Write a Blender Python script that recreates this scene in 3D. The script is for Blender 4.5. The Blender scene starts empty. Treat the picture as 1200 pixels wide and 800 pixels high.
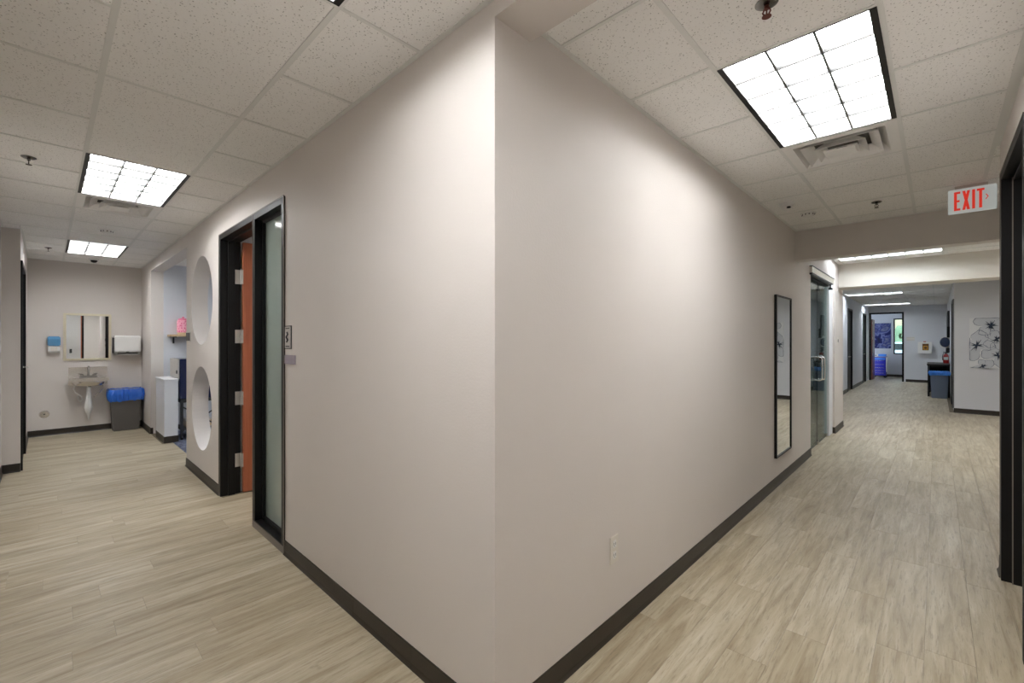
import bpy, bmesh, math, random
from mathutils import Vector, Matrix
random.seed(7)
PI = math.pi
sc = bpy.context.scene
C = sc.collection

# ------------------------------------------------------------------ camera
cam_d = bpy.data.cameras.new('camera'); cam = bpy.data.objects.new('camera', cam_d); C.objects.link(cam)
cam.location = (1.236, -1.197, 1.543); cam.rotation_euler = (PI/2, 0, 0.7627)
cam_d.sensor_width = 36.0; cam_d.lens = 521.3/1200*36; cam_d.shift_y = -0.7/1200
cam_d.clip_start = 0.02; cam_d.clip_end = 200
sc.camera = cam
# ------------------------------------------------------------------ world, view, lamp strengths
w = bpy.data.worlds.new('world'); sc.world = w; w.use_nodes = True
wn = w.node_tree.nodes; wn['Background'].inputs[0].default_value = (0.72, 0.84, 1.0, 1); wn['Background'].inputs[1].default_value = 2.6
sc.view_settings.view_transform = 'Standard'; sc.view_settings.look = 'None'
sc.view_settings.exposure = 1.1; sc.view_settings.gamma = 1.0; sc.view_settings.use_curve_mapping = False
WARM = (0.955, 0.972, 1.0); COOL = (0.86, 0.93, 1.0)
TUBE = 10.0; PANEL = 6.0
H = 2.862
# ------------------------------------------------------------------ materials
def srgb(r, g, b):
    f = lambda c: (c/255/12.92) if c/255 <= 0.04045 else ((c/255+0.055)/1.055)**2.4
    return (f(r), f(g), f(b), 1)
def mat(name, col, rough=0.5, metal=0.0, emit=None, es=0.0, coat=0.0, spec=None):
    m = bpy.data.materials.new(name); m.use_nodes = True
    b = m.node_tree.nodes['Principled BSDF']
    b.inputs['Base Color'].default_value = srgb(*col); b.inputs['Roughness'].default_value = rough
    b.inputs['Metallic'].default_value = metal; b.inputs['Coat Weight'].default_value = coat
    if spec is not None: b.inputs['Specular IOR Level'].default_value = spec
    if emit: b.inputs['Emission Color'].default_value = (*emit, 1); b.inputs['Emission Strength'].default_value = es
    return m
def nt(m): return m.node_tree.nodes, m.node_tree.links, m.node_tree.nodes['Principled BSDF']
def noise(N, L, scale, vec, detail=3, rough=0.55, dist=0.0):
    n = N.new('ShaderNodeTexNoise'); n.inputs['Scale'].default_value = scale; n.inputs['Detail'].default_value = detail
    n.inputs['Roughness'].default_value = rough; n.inputs['Distortion'].default_value = dist
    L.new(vec, n.inputs['Vector']); return n.outputs['Fac']
def ramp(N, L, fac, stops):
    r = N.new('ShaderNodeValToRGB'); L.new(fac, r.inputs[0]); e = r.color_ramp.elements
    while len(e) < len(stops): e.new(0.5)
    for i, (p, c) in enumerate(stops): e[i].position = p; e[i].color = c if len(c) == 4 else (*c, 1)
    return r.outputs[0]
def mixc(N, L, fac, a, b, mode='MIX'):
    x = N.new('ShaderNodeMix'); x.data_type = 'RGBA'; x.blend_type = mode
    if isinstance(fac, float): x.inputs[0].default_value = fac
    else: L.new(fac, x.inputs[0])
    for s, i in ((a, 6), (b, 7)):
        if isinstance(s, (tuple, list)): x.inputs[i].default_value = s
        else: L.new(s, x.inputs[i])
    return x.outputs[2]
def bump(N, L, b, h, strength, dist=0.002):
    u = N.new('ShaderNodeBump'); u.inputs['Strength'].default_value = strength; u.inputs['Distance'].default_value = dist
    L.new(h, u.inputs['Height']); L.new(u.outputs[0], b.inputs['Normal'])
def pos(N, L, scale=(1, 1, 1), rnd=False):
    g = N.new('ShaderNodeNewGeometry'); out = g.outputs['Position']
    if rnd:
        oi = N.new('ShaderNodeObjectInfo'); mu = N.new('ShaderNodeVectorMath'); mu.operation = 'SCALE'
        cx = N.new('ShaderNodeCombineXYZ'); L.new(oi.outputs['Random'], cx.inputs[0]); L.new(oi.outputs['Random'], cx.inputs[1]); L.new(oi.outputs['Random'], cx.inputs[2])
        mu.inputs[3].default_value = 37.0; L.new(cx.outputs[0], mu.inputs[0])
        ad = N.new('ShaderNodeVectorMath'); ad.operation = 'ADD'; L.new(out, ad.inputs[0]); L.new(mu.outputs[0], ad.inputs[1]); out = ad.outputs[0]
    mp = N.new('ShaderNodeMapping'); mp.inputs['Scale'].default_value = scale; L.new(out, mp.inputs[0]); return mp.outputs[0]

def paint(name, col, rough=0.55):
    m = mat(name, col, rough); N, L, b = nt(m); p = pos(N, L)
    bump(N, L, b, noise(N, L, 95, p, 2, 0.5), 0.35, 0.002)
    c = mixc(N, L, noise(N, L, 1.3, p, 2), srgb(*[v-3 for v in col]), srgb(*[min(255, v+3) for v in col]))
    L.new(c, b.inputs['Base Color']); return m
M = {}
M['wall'] = paint('greige_paint', (219, 212, 206))
M['wall_cool'] = paint('pale_grey_paint', (216, 218, 223))
M['white_gloss'] = mat('white_laminate', (228, 229, 232), 0.35)
M['soffit'] = paint('soffit_paint', (222, 216, 205))
def m_tile():
    m = mat('mineral_fibre_tile', (222, 220, 215), 0.9, spec=0.1); N, L, b = nt(m); p = pos(N, L, rnd=True)
    v = N.new('ShaderNodeTexVoronoi'); v.inputs['Scale'].default_value = 88; L.new(p, v.inputs['Vector'])
    n2 = noise(N, L, 60, p, 3, 0.7)
    d = ramp(N, L, v.outputs['Distance'], [(0.16, (1, 1, 1)), (0.34, (0, 0, 0))])
    k = N.new('ShaderNodeMath'); k.operation = 'MULTIPLY'; L.new(d, k.inputs[0])
    L.new(ramp(N, L, n2, [(0.47, (0, 0, 0)), (0.56, (1, 1, 1))]), k.inputs[1])
    base = mixc(N, L, noise(N, L, 2.0, p, 2), srgb(240, 238, 235), srgb(247, 246, 243))
    L.new(mixc(N, L, k.outputs[0], base, srgb(168, 165, 160)), b.inputs['Base Color'])
    bump(N, L, b, n2, 0.25, 0.002); return m
M['tile'] = m_tile()
M['rail'] = mat('white_grid_steel', (226, 226, 222), 0.45)
M['plenum'] = mat('dark_plenum', (60, 60, 60), 0.9)
def m_floor(name, rnd=True):
    m = mat(name, (170, 160, 140), 0.36); N, L, b = nt(m)
    p = pos(N, L, (1, 1, 1), rnd); ps = pos(N, L, (20, 1.7, 1), rnd); pf = pos(N, L, (95, 6.5, 1), rnd); pm = pos(N, L, (3.4, 0.8, 1), rnd)
    a = ramp(N, L, noise(N, L, 1.0, ps, 6, 0.62, 0.6), [(0.25, srgb(154, 139, 114)), (0.44, srgb(182, 170, 146)), (0.58, srgb(196, 186, 164)), (0.76, srgb(214, 206, 189))])
    bl = ramp(N, L, noise(N, L, 1.0, pm, 3, 0.5), [(0.35, srgb(212, 202, 184)), (0.65, srgb(255, 255, 255))])
    c = mixc(N, L, 0.55, a, bl, 'MULTIPLY')
    st = ramp(N, L, noise(N, L, 1.0, pf, 4, 0.7), [(0.34, (1, 1, 1)), (0.47, (0, 0, 0))])
    k = N.new('ShaderNodeMath'); k.operation = 'MULTIPLY'; k.inputs[1].default_value = 0.5; L.new(st, k.inputs[0])
    c = mixc(N, L, k.outputs[0], c, srgb(122, 106, 84))
    kn = ramp(N, L, noise(N, L, 1.0, pos(N, L, (14, 4, 1), rnd), 2, 0.5, 1.5), [(0.70, (0, 0, 0)), (0.80, (1, 1, 1))])
    k2 = N.new('ShaderNodeMath'); k2.operation = 'MULTIPLY'; k2.inputs[1].default_value = 0.35; L.new(kn, k2.inputs[0])
    c = mixc(N, L, k2.outputs[0], c, srgb(120, 105, 84))
    if rnd:
        oi = N.new('ShaderNodeObjectInfo'); c = mixc(N, L, 0.4, c, ramp(N, L, oi.outputs['Random'], [(0, srgb(226, 220, 208)), (1, srgb(255, 254, 252))]), 'MULTIPLY')
    L.new(c, b.inputs['Base Color'])
    L.new(ramp(N, L, noise(N, L, 1.0, pf, 3), [(0.3, (0.36, 0.36, 0.36)), (0.7, (0.5, 0.5, 0.5))]), b.inputs['Roughness'])
    bump(N, L, b, noise(N, L, 1.0, pf, 4, 0.6), 0.25, 0.0008); return m
M['plank'] = m_floor('oak_look_vinyl_plank')
M['subfloor'] = mat('dark_subfloor', (120, 108, 90), 0.8)
def m_base():
    m = mat('dark_brown_rubber_base', (62, 53, 42), 0.42); N, L, b = nt(m); p = pos(N, L)
    L.new(mixc(N, L, noise(N, L, 7, p, 4, 0.7), srgb(36, 30, 23), srgb(54, 46, 36)), b.inputs['Base Color']); return m
M['base'] = m_base()
M['black'] = mat('black_enamel_steel', (11, 10, 10), 0.4, spec=0.35)
M['blackedge'] = mat('bronze_grey_trim', (120, 112, 104), 0.4)
M['dark'] = mat('dark_grey_plastic', (44, 44, 46), 0.45)
M['steel'] = mat('brushed_steel', (226, 223, 218), 0.24, 1.0)
M['chrome'] = mat('chrome', (225, 225, 225), 0.08, 1.0)
M['faucet'] = mat('dark_chrome_faucet', (178, 176, 172), 0.2, 1.0)
M['satin'] = mat('satin_nickel', (214, 210, 204), 0.4, 0.7)
def m_wood(name, c1, c2, sc_=(30, 30, 1.5)):
    m = mat(name, c1, 0.35, coat=0.2); N, L, b = nt(m)
    L.new(ramp(N, L, noise(N, L, 1.0, pos(N, L, sc_), 4, 0.6, 0.4), [(0.3, srgb(*c1)), (0.7, srgb(*c2))]), b.inputs['Base Color']); return m
M['door_wood'] = m_wood('cherry_door_veneer', (160, 84, 54), (186, 108, 74))
M['shelf_wood'] = m_wood('pale_oak_shelf', (196, 166, 124), (214, 188, 150), (2, 30, 30))
M['red_wood'] = m_wood('reddish_door_edge', (128, 78, 66), (160, 104, 90))
M['mirror'] = mat('silvered_mirror', (238, 242, 243), 0.01, 1.0)
M['gold'] = mat('champagne_gold_frame', (226, 218, 194), 0.35, 0.6)
M['white_pl'] = mat('white_plastic', (232, 231, 228), 0.35)
M['ivory_pl'] = mat('ivory_plastic', (222, 216, 206), 0.4)
M['slot'] = mat('dark_slot', (40, 38, 36), 0.6)
M['grey_bin'] = mat('grey_bin_plastic', (98, 94, 90), 0.5)
M['slate_bin'] = mat('slate_blue_bin_plastic', (104, 116, 136), 0.5)
def m_liner():
    m = mat('blue_bag_film', (26, 92, 205), 0.25, coat=0.4); N, L, b = nt(m); p = pos(N, L)
    L.new(mixc(N, L, noise(N, L, 9, p, 2), srgb(20, 78, 190), srgb(48, 122, 225)), b.inputs['Base Color'])
    bump(N, L, b, noise(N, L, 28, p, 2, 0.6, 0.8), 0.6, 0.02); return m
M['liner'] = m_liner()
M['soap_blue'] = mat('translucent_blue_plastic', (86, 146, 190), 0.2, coat=0.5)
M['navy'] = mat('navy_gloss_panel', (16, 24, 66), 0.22, coat=0.5)
M['pink'] = mat('pink_canister', (232, 120, 152), 0.5)
def m_pinkpat():
    m = mat('pink_patterned_canister', (232, 120, 152), 0.45); N, L, b = nt(m)
    v = N.new('ShaderNodeTexVoronoi'); v.inputs['Scale'].default_value = 38; L.new(pos(N, L), v.inputs['Vector'])
    L.new(ramp(N, L, v.outputs['Distance'], [(0.25, srgb(222, 92, 132)), (0.5, srgb(246, 172, 190))]), b.inputs['Base Color']); return m
M['pinkpat'] = m_pinkpat()
M['lilac'] = mat('lilac_grey_acrylic', (176, 166, 178), 0.25)
M['red'] = mat('exit_red', (226, 58, 44), 0.5, emit=srgb(226, 58, 44)[:3], es=0.25)
M['exit_face'] = mat('exit_sign_face', (220, 228, 228), 0.4, emit=(0.85, 0.95, 0.95), es=0.10)
M['ext_red'] = mat('extinguisher_red', (176, 34, 32), 0.3, coat=0.5)
M['blue_cart'] = mat('deep_blue_cart_enamel', (34, 36, 160), 0.3, coat=0.3)
M['lt_blue'] = mat('sky_blue_plastic', (60, 128, 214), 0.4)
M['yellow'] = mat('yellow_defibrillator_case', (214, 158, 60), 0.45)
M['brown'] = mat('brown_case_panel', (110, 76, 40), 0.5)
M['navy_disc'] = mat('dark_blue_disc', (28, 52, 92), 0.3, coat=0.4)
M['black_counter'] = mat('black_counter_laminate', (16, 15, 16), 0.4)
M['sprk'] = mat('tarnished_chrome', (120, 118, 114), 0.25, 1.0)
M['sprink_red'] = mat('sprinkler_bulb_bracket', (110, 62, 54), 0.4, 0.5)
M['canvas'] = mat('off_white_canvas', (226, 228, 230), 0.8)
M['ink_wash'] = mat('pale_ink_wash', (204, 208, 214), 0.8)
M['ink'] = mat('blue_black_ink', (44, 56, 76), 0.7)
M['ink_soft'] = mat('grey_blue_ink_wash', (112, 124, 142), 0.8)
def m_abs():
    m = mat('blue_abstract_canvas', (60, 70, 150), 0.7); N, L, b = nt(m)
    L.new(ramp(N, L, noise(N, L, 1.7, pos(N, L), 3, 0.55, 1.2), [(0.34, srgb(6, 8, 60)), (0.47, srgb(22, 30, 104)), (0.53, srgb(120, 130, 178)), (0.60, srgb(40, 50, 120)), (0.7, srgb(120, 126, 152))]), b.inputs['Base Color']); return m
M['abstract'] = m_abs()
def m_carpet():
    m = mat('blue_grey_patterned_carpet', (80, 84, 104), 0.95); N, L, b = nt(m); p = pos(N, L)
    L.new(ramp(N, L, noise(N, L, 24, p, 4, 0.7, 0.5), [(0.38, srgb(52, 54, 74)), (0.62, srgb(128, 134, 156))]), b.inputs['Base Color'])
    bump(N, L, b, noise(N, L, 300, p, 2), 0.5, 0.003); return m
M['carpet'] = m_carpet()
def m_glass(name, tint, gloss_rough=0.0, refl=0.5, frost=None):
    m = bpy.data.materials.new(name); m.use_nodes = True; N = m.node_tree.nodes; L = m.node_tree.links
    N.clear(); o = N.new('ShaderNodeOutputMaterial'); mx = N.new('ShaderNodeMixShader')
    if frost:
        t = N.new('ShaderNodeMixShader'); t.inputs[0].default_value = frost
        tr = N.new('ShaderNodeBsdfTransparent'); tr.inputs[0].default_value = srgb(*tint)
        df = N.new('ShaderNodeBsdfTranslucent'); df.inputs[0].default_value = srgb(*tint); d2 = N.new('ShaderNodeBsdfDiffuse'); d2.inputs[0].default_value = srgb(*tint)
        ms = N.new('ShaderNodeMixShader'); ms.inputs[0].default_value = 0.6; L.new(df.outputs[0], ms.inputs[1]); L.new(d2.outputs[0], ms.inputs[2])
        L.new(tr.outputs[0], t.inputs[1]); L.new(ms.outputs[0], t.inputs[2])
    else:
        t = N.new('ShaderNodeBsdfTransparent'); t.inputs[0].default_value = srgb(*tint)
    g = N.new('ShaderNodeBsdfGlossy'); g.inputs['Roughness'].default_value = gloss_rough
    f = N.new('ShaderNodeFresnel'); f.inputs[0].default_value = 1.5
    ad = N.new('ShaderNodeMath'); ad.operation = 'MULTIPLY'; ad.inputs[1].default_value = refl*2; ad.use_clamp = True; L.new(f.outputs[0], ad.inputs[0])
    L.new(ad.outputs[0], mx.inputs[0]); L.new(t.outputs[0], mx.inputs[1]); L.new(g.outputs[0], mx.inputs[2]); L.new(mx.outputs[0], o.inputs[0]); return m
M['glass'] = m_glass('clear_glass', (222, 238, 236), 0.0, 0.4)
M['glass_edge'] = mat('dark_green_glass_edge', (30, 44, 44), 0.2)
M['frost'] = m_glass('pale_green_frosted_glass', (226, 240, 232), 0.06, 0.6, 0.7)
M['panel_w'] = mat('troffer_panel_glow', (240, 240, 238), 0.5, emit=WARM, es=PANEL)
M['tube_w'] = mat('fluorescent_tube_glow', (240, 240, 238), 0.5, emit=WARM, es=TUBE)
M['panel_c'] = mat('cool_troffer_panel_glow', (240, 240, 240), 0.5, emit=COOL, es=PANEL)
M['tube_c'] = mat('cool_fluorescent_tube_glow', (240, 240, 240), 0.5, emit=COOL, es=TUBE)
M['louver'] = mat('parabolic_louver_aluminium', (112, 112, 111), 0.4, 0.5)
M['neck'] = mat('grey_duct_lining', (120, 116, 112), 0.8)
M['vent'] = mat('white_diffuser_enamel', (236, 234, 230), 0.45)
M['rubber'] = mat('black_rubber', (24, 24, 24), 0.7)
M['leaf_green'] = mat('hedge_green', (146, 160, 126), 0.7)
M['car_white'] = mat('white_car_paint', (232, 234, 238), 0.25, coat=0.6)
M['asphalt'] = mat('pale_asphalt', (150, 148, 146), 0.9)
M['stucco'] = mat('peach_stucco', (222, 188, 158), 0.9)
M['door_grey'] = mat('pale_grey_door_enamel', (196, 194, 192), 0.4)
# ------------------------------------------------------------------ mesh helpers
class MB:
    def __init__(s): s.bm = bmesh.new()
    def box(s, x0, y0, z0, x1, y1, z1):
        v = [s.bm.verts.new(p) for p in ((x0,y0,z0),(x1,y0,z0),(x1,y1,z0),(x0,y1,z0),(x0,y0,z1),(x1,y0,z1),(x1,y1,z1),(x0,y1,z1))]
        for f in ((0,3,2,1),(4,5,6,7),(0,1,5,4),(1,2,6,5),(2,3,7,6),(3,0,4,7)): s.bm.faces.new([v[i] for i in f])
        return s
    def hexa(s, bot, top):
        v = [s.bm.verts.new(p) for p in bot+top]; n = len(bot)
        s.bm.faces.new(v[:n][::-1]); s.bm.faces.new(v[n:])
        for i in range(n): s.bm.faces.new([v[i], v[(i+1) % n], v[n+(i+1) % n], v[n+i]])
        return s
    def tube(s, pts, r, n=10, caps=True):
        pts = [Vector(p) for p in pts]; rs = r if isinstance(r, (list, tuple)) else [r]*len(pts); rings = []; up = None
        for i, p in enumerate(pts):
            d = (pts[min(i+1, len(pts)-1)] - pts[max(i-1, 0)]).normalized()
            if up is None: up = Vector((0, 0, 1)) if abs(d.z) < 0.9 else Vector((1, 0, 0))
            a = d.cross(up).normalized(); b = a.cross(d).normalized(); up = b
            rings.append([s.bm.verts.new(p + (a*math.cos(2*PI*k/n) + b*math.sin(2*PI*k/n))*rs[i]) for k in range(n)])
        for i in range(len(rings)-1):
            for k in range(n): s.bm.faces.new([rings[i][k], rings[i][(k+1) % n], rings[i+1][(k+1) % n], rings[i+1][k]])
        if caps: s.bm.faces.new(rings[0][::-1]); s.bm.faces.new(rings[-1])
        return s
    def lathe(s, prof, cx, cy, cz, axis='z', n=24):
        rings = []
        for r, h in prof:
            ring = []
            for k in range(n):
                a = 2*PI*k/n; u, v = max(r, 1e-4)*math.cos(a), max(r, 1e-4)*math.sin(a)
                ring.append(s.bm.verts.new({'z': (cx+u, cy+v, cz+h), 'x': (cx+h, cy+u, cz+v), 'y': (cx+u, cy+h, cz+v)}[axis]))
            rings.append(ring)
        for i in range(len(rings)-1):
            for k in range(n): s.bm.faces.new([rings[i][k], rings[i][(k+1) % n], rings[i+1][(k+1) % n], rings[i+1][k]])
        s.bm.faces.new(rings[0][::-1]); s.bm.faces.new(rings[-1]); return s
    def prism(s, poly, axis, a, b):
        f = {'x': lambda u, v, t: (t, u, v), 'y': lambda u, v, t: (u, t, v), 'z': lambda u, v, t: (u, v, t)}[axis]
        return s.hexa([f(u, v, a) for u, v in poly], [f(u, v, b) for u, v in poly])
    def build(s, name, m, parent=None, bevel=0.0, smooth=False, seg=2, origin=None):
        bmesh.ops.recalc_face_normals(s.bm, faces=s.bm.faces)
        if bevel > 0:
            es = [e for e in s.bm.edges if len(e.link_faces) == 2 and e.calc_face_angle(0) > 0.6]
            bmesh.ops.bevel(s.bm, geom=es, offset=bevel, segments=seg, affect='EDGES', clamp_overlap=True)
        me = bpy.data.meshes.new(name); o = bpy.data.objects.new(name, me); C.objects.link(o)
        if parent is not None:
            off = Vector((0, 0, 0)); p = parent
            while p is not None: off += Vector(p.location); p = p.parent
            org = off if origin is None else Vector(origin)
            s.bm.transform(Matrix.Translation(-org)); o.parent = parent; o.location = org - off
        elif origin is not None:
            s.bm.transform(Matrix.Translation(-Vector(origin))); o.location = origin
        s.bm.to_mesh(me); s.bm.free(); me.materials.append(m)
        if smooth:
            for f in me.polygons: f.use_smooth = True
            try: me.set_sharp_from_angle(angle=0.7)
            except Exception: pass
        return o
def box(name, m, x0, y0, z0, x1, y1, z1, parent=None, bevel=0.0, **k): return MB().box(min(x0,x1), min(y0,y1), min(z0,z1), max(x0,x1), max(y0,y1), max(z0,z1)).build(name, m, parent, bevel, **k)
def thing(name, loc, label, cat, group=None, rz=0):
    o = bpy.data.objects.new(name, None); C.objects.link(o); o.location = loc; o.rotation_euler.z = rz; o.empty_display_size = 0.1
    o['label'] = label; o['category'] = cat
    if group: o['group'] = group
    return o
def tag(o, label, cat, group=None):
    o['label'] = label; o['category'] = cat
    if group: o['group'] = group
    return o
def struct(o, label=None, cat=None):
    o['kind'] = 'structure'
    o['label'] = label or o.name; o['category'] = cat or o.name.split('_')[0].split('.')[0]
    return o
def stuff(o): o['kind'] = 'stuff'; return o
def copy_tree(o, parent=None):
    c = o.copy(); C.objects.link(c)
    if parent is not None: c.parent = parent
    for ch in list(o.children): copy_tree(ch, c)
    return c
def cut(o, cutters):
    for c in cutters:
        md = o.modifiers.new('b', 'BOOLEAN'); md.operation = 'DIFFERENCE'; md.solver = 'EXACT'; md.object = c
    bpy.context.view_layer.update(); dg = bpy.context.evaluated_depsgraph_get()
    me = bpy.data.meshes.new_from_object(o.evaluated_get(dg)); o.modifiers.clear(); o.data = me
    for c in cutters: bpy.data.objects.remove(c)

# ================================================================== STRUCTURE
T = 0.167
# floor slab and planks
fl = MB()
for r in [(-9.4,-1.7,1.7,0.13), (-0.9,0.13,3.2,24.2), (-5.5,0.13,-0.9,3.2)]: fl.box(r[0], r[1], -0.06, r[2], r[3], -0.004)
floor = struct(fl.build('floor', M['subfloor']), 'wood-look vinyl plank floor running through both corridors', 'floor')
def spans(x):
    s = []
    if -9.25 < x < -6.6: s.append([-1.41, 0.0])
    elif x < 1.544: s.append([-1.56, 0.0])
    if s and -7.15 < x < -5.48: s[0][1] = 0.13
    if s and -3.9 < x < -2.9: s[0][1] = 3.0
    if s and 0 <= x < 1.544: s[0][1] = 8.3
    elif x >= 1.63: s = [[3.25, 8.3]]
    elif x >= 1.544: s = [[2.02, 8.3]]
    if -0.17 < x < 0: s.append([5.94, 7.9])
    return s
PW, PL = 0.18, 1.22
full = None; n_pl = 0; x = -9.25 + 0.04
rest = MB(); k = 0
xe = [-9.25]
while xe[-1] < 3.0: xe.append(min(3.0, xe[-1] + PW))
def plank_mesh(x0, x1, y0, y1):
    g = 0.0003; b = 0.0008; m = MB()
    m.hexa([(x0+g,y0+g,-0.004),(x1-g,y0+g,-0.004),(x1-g,y1-g,-0.004),(x0+g,y1-g,-0.004)], [(x0+g,y0+g,-0.0009),(x1-g,y0+g,-0.0009),(x1-g,y1-g,-0.0009),(x0+g,y1-g,-0.0009)])
    m.hexa([(x0+g,y0+g,-0.0009),(x1-g,y0+g,-0.0009),(x1-g,y1-g,-0.0009),(x0+g,y1-g,-0.0009)], [(x0+b,y0+b,0),(x1-b,y0+b,0),(x1-b,y1-b,0),(x0+b,y1-b,0)])
    return m
for x0, x1 in zip(xe[:-1], xe[1:]):
    k += 1; ph = random.random()*PL
    # split columns at room edges
    cuts = sorted({x0, x1, *[c for c in (-6.6, -7.15, -5.48, 0.0, 1.544, 1.63, -0.17) if x0 < c < x1]})
    for xa, xb in zip(cuts[:-1], cuts[1:]):
        for (ya, yb) in spans((xa+xb)/2):
            y = ya
            nxt = ya + ph*0.9 + 0.12
            while y < yb - 1e-4:
                e = min(nxt, yb)
                if yb - e < 0.12: e = yb
                if xb - xa > 0.178 and abs(e - y - PL) < 1e-6:
                    if full is None: full = plank_mesh(-PW/2, PW/2, -PL/2, PL/2).build('plank', M['plank'], floor); o = full
                    else: o = full.copy(); C.objects.link(o)
                    o.location = ((xa+xb)/2, (y+e)/2, 0)
                else:
                    o = plank_mesh(xa, xb, y, e).build('plank', M['plank'], floor, origin=((xa+xb)/2, (y+e)/2, 0))
                n_pl += 1; y = e; nxt = e + PL
for x0, x1 in zip([-0.73+0.18*i for i in range(21)], [-0.73+0.18*(i+1) for i in range(21)]):
    y = 8.3 - random.random()*0.9
    yend = 24.0 if x1 < 1.6 else 12.3
    while y < yend:
        e = min(y+PL, yend)
        if x0 >= -0.02 or y > 8.3: rest.box(x0+0.0007, max(y, 8.3)+0.0007, -0.004, x1-0.0007, e-0.0007, 0)
        y = e
for i in range(8):
    rest.box(-1.64+0.114*i+0.0007, 21.3, -0.004, -1.64+0.114*(i+1)-0.0007, 24, 0)
stuff(rest.build('distant_planks', m_floor('distant_vinyl_plank', False), floor))
print('planks', n_pl)
cp = struct(box('floor', M['carpet'], -8.2, 0.13, -0.004, -3.95, 2.2, 0.001), 'blue-grey patterned carpet inside the side alcove', 'floor')
struct(box('floor', M['subfloor'], -3.2, 3.5, -0.02, -0.17, 9.0, 0.0), 'floor of the room behind the glass doors', 'floor')

# ceiling slab, tiles and rails
ce = MB()
for r in [(-9.4,-1.7,1.7,0.16), (-0.17,0.16,3.2,8.9), (-0.9,8.9,3.2,12.5), (-0.9,12.5,1.7,21.3)]: ce.box(r[0], r[1], H+0.155, r[2], r[3], H+0.19)
ceil = struct(ce.build('ceiling', M['plenum']), 'suspended ceiling of white acoustic tiles', 'ceiling')
RW = 0.012
tile_cache = {}
rails = MB()
def tile(x0, y0, x1, y1):
    w, d = round(x1-x0, 3), round(y1-y0, 3)
    if (w, d) not in tile_cache:
        m = MB(); g = 0.002
        m.hexa([(-w/2+g+.004,-d/2+g+.004,0),(w/2-g-.004,-d/2+g+.004,0),(w/2-g-.004,d/2-g-.004,0),(-w/2+g+.004,d/2-g-.004,0)],
               [(-w/2+g,-d/2+g,.004),(w/2-g,-d/2+g,.004),(w/2-g,d/2-g,.004),(-w/2+g,d/2-g,.004)])
        o = m.build('ceiling_tile', M['tile'], ceil); tile_cache[(w, d)] = o
    else: o = tile_cache[(w, d)].copy(); C.objects.link(o)
    o.location = ((x0+x1)/2, (y0+y1)/2, H+0.0025)
holes = []   # openings taken by lights and diffusers: (x0,y0,x1,y1)
def grid(xs, ys, skip):
    for i in range(len(xs)-1):
        for j in range(len(ys)-1):
            cx, cy = (xs[i]+xs[i+1])/2, (ys[j]+ys[j+1])/2
            if any(a < cx < c and b < cy < d for a, b, c, d in skip): continue
            tile(xs[i], ys[j], xs[i+1], ys[j+1])
def rail(x0, y0, x1, y1, w=RW, z=H):
    if abs(x1-x0) > abs(y1-y0): box('grid_rail', M['rail'], x0, y0-w, z-0.001, x1, y0+w, z+0.004, ceil)
    else: box('grid_rail', M['rail'], x0-w, y0, z-0.001, x0+w, y1, z+0.004, ceil)
# left hall
Ly = [-1.41, -1.008, -0.400, 0.0]
Lx_mid = [1.544, 0.745, -0.475, -1.75, -3.065, -4.285, -4.93, -5.60, -6.30, -6.94, -8.15, -8.70, -9.25]
Lx_side = [1.544, 0.745, 0.17, -0.475, -1.12, -1.75, -2.41, -3.065, -3.65, -4.22, -4.93, -5.60, -6.30, -6.94, -7.55, -8.15, -8.70, -9.25]
L0 = (-0.475, -1.008, 0.745, -0.400); L1 = (-4.285, -1.008, -3.065, -0.400); L2 = (-8.15, -1.008, -6.94, -0.400)
grid(Lx_mid[::-1], Ly[1:3], [L0, L1, L2, (-4.93, -1.008, -4.285, -0.400)])
grid([v for v in Lx_side[::-1] if v >= -6.30], [-1.56, Ly[1]], []); grid([v for v in Lx_side[::-1] if v <= -6.30], [Ly[0], Ly[1]], []); grid(Lx_side[::-1], [Ly[2], Ly[3]], [])
tile(-6.6, -1.56, -6.30, -1.41)
for y in (-1.008, -0.400): rail(-9.25, y, 1.544, y)
for x in Lx_mid[1:-1]: rail(x, -1.008+RW, x, -0.400-RW, 0.009)
for x in Lx_side[1:-1]:
    rail(x, (-1.56 if x > -6.6 else -1.41), x, -1.008-RW, 0.009); rail(x, -0.400+RW, x, 0.0, 0.009)
# right hall
Rx = [0.0, 0.452, 1.072, 1.515]
R1 = (0.452, 1.055, 1.072, 2.275)
Ry_mid = [0.205, 0.42, 1.055, 2.275, 2.905, 3.50, 4.12, 4.72, 5.056]; Ry_side = [0.205, 0.40, 1.02, 1.66, 2.29, 2.905, 3.50, 4.12, 4.72, 5.056]
grid(Rx[1:3], Ry_mid, [R1, (0.452, 2.275, 1.072, 2.905)])
grid(Rx[0:2], Ry_side, []); grid([1.072, 1.515], Ry_side, [])
grid([1.515, 2.12, 2.73, 3.0], [3.25, 3.50, 4.12, 4.72, 5.056], [])
for x in Rx[1:3]: rail(x, 0.205, x, 5.056)
rail(1.515, 0.205, 1.515, 5.056)
for x in (2.12, 2.73): rail(x, 3.25, x, 5.056)
for y in Ry_mid[1:-1]: rail(0.452+RW, y, 1.072-RW, y, 0.009)
for y in Ry_side[1:-1]: rail(0, y, 0.452-RW, y, 0.009); rail(1.072+RW, y, 1.503, y, 0.009)
for y in (3.50, 4.12, 4.72): rail(1.527, y, 3.0, y, 0.009)
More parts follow.
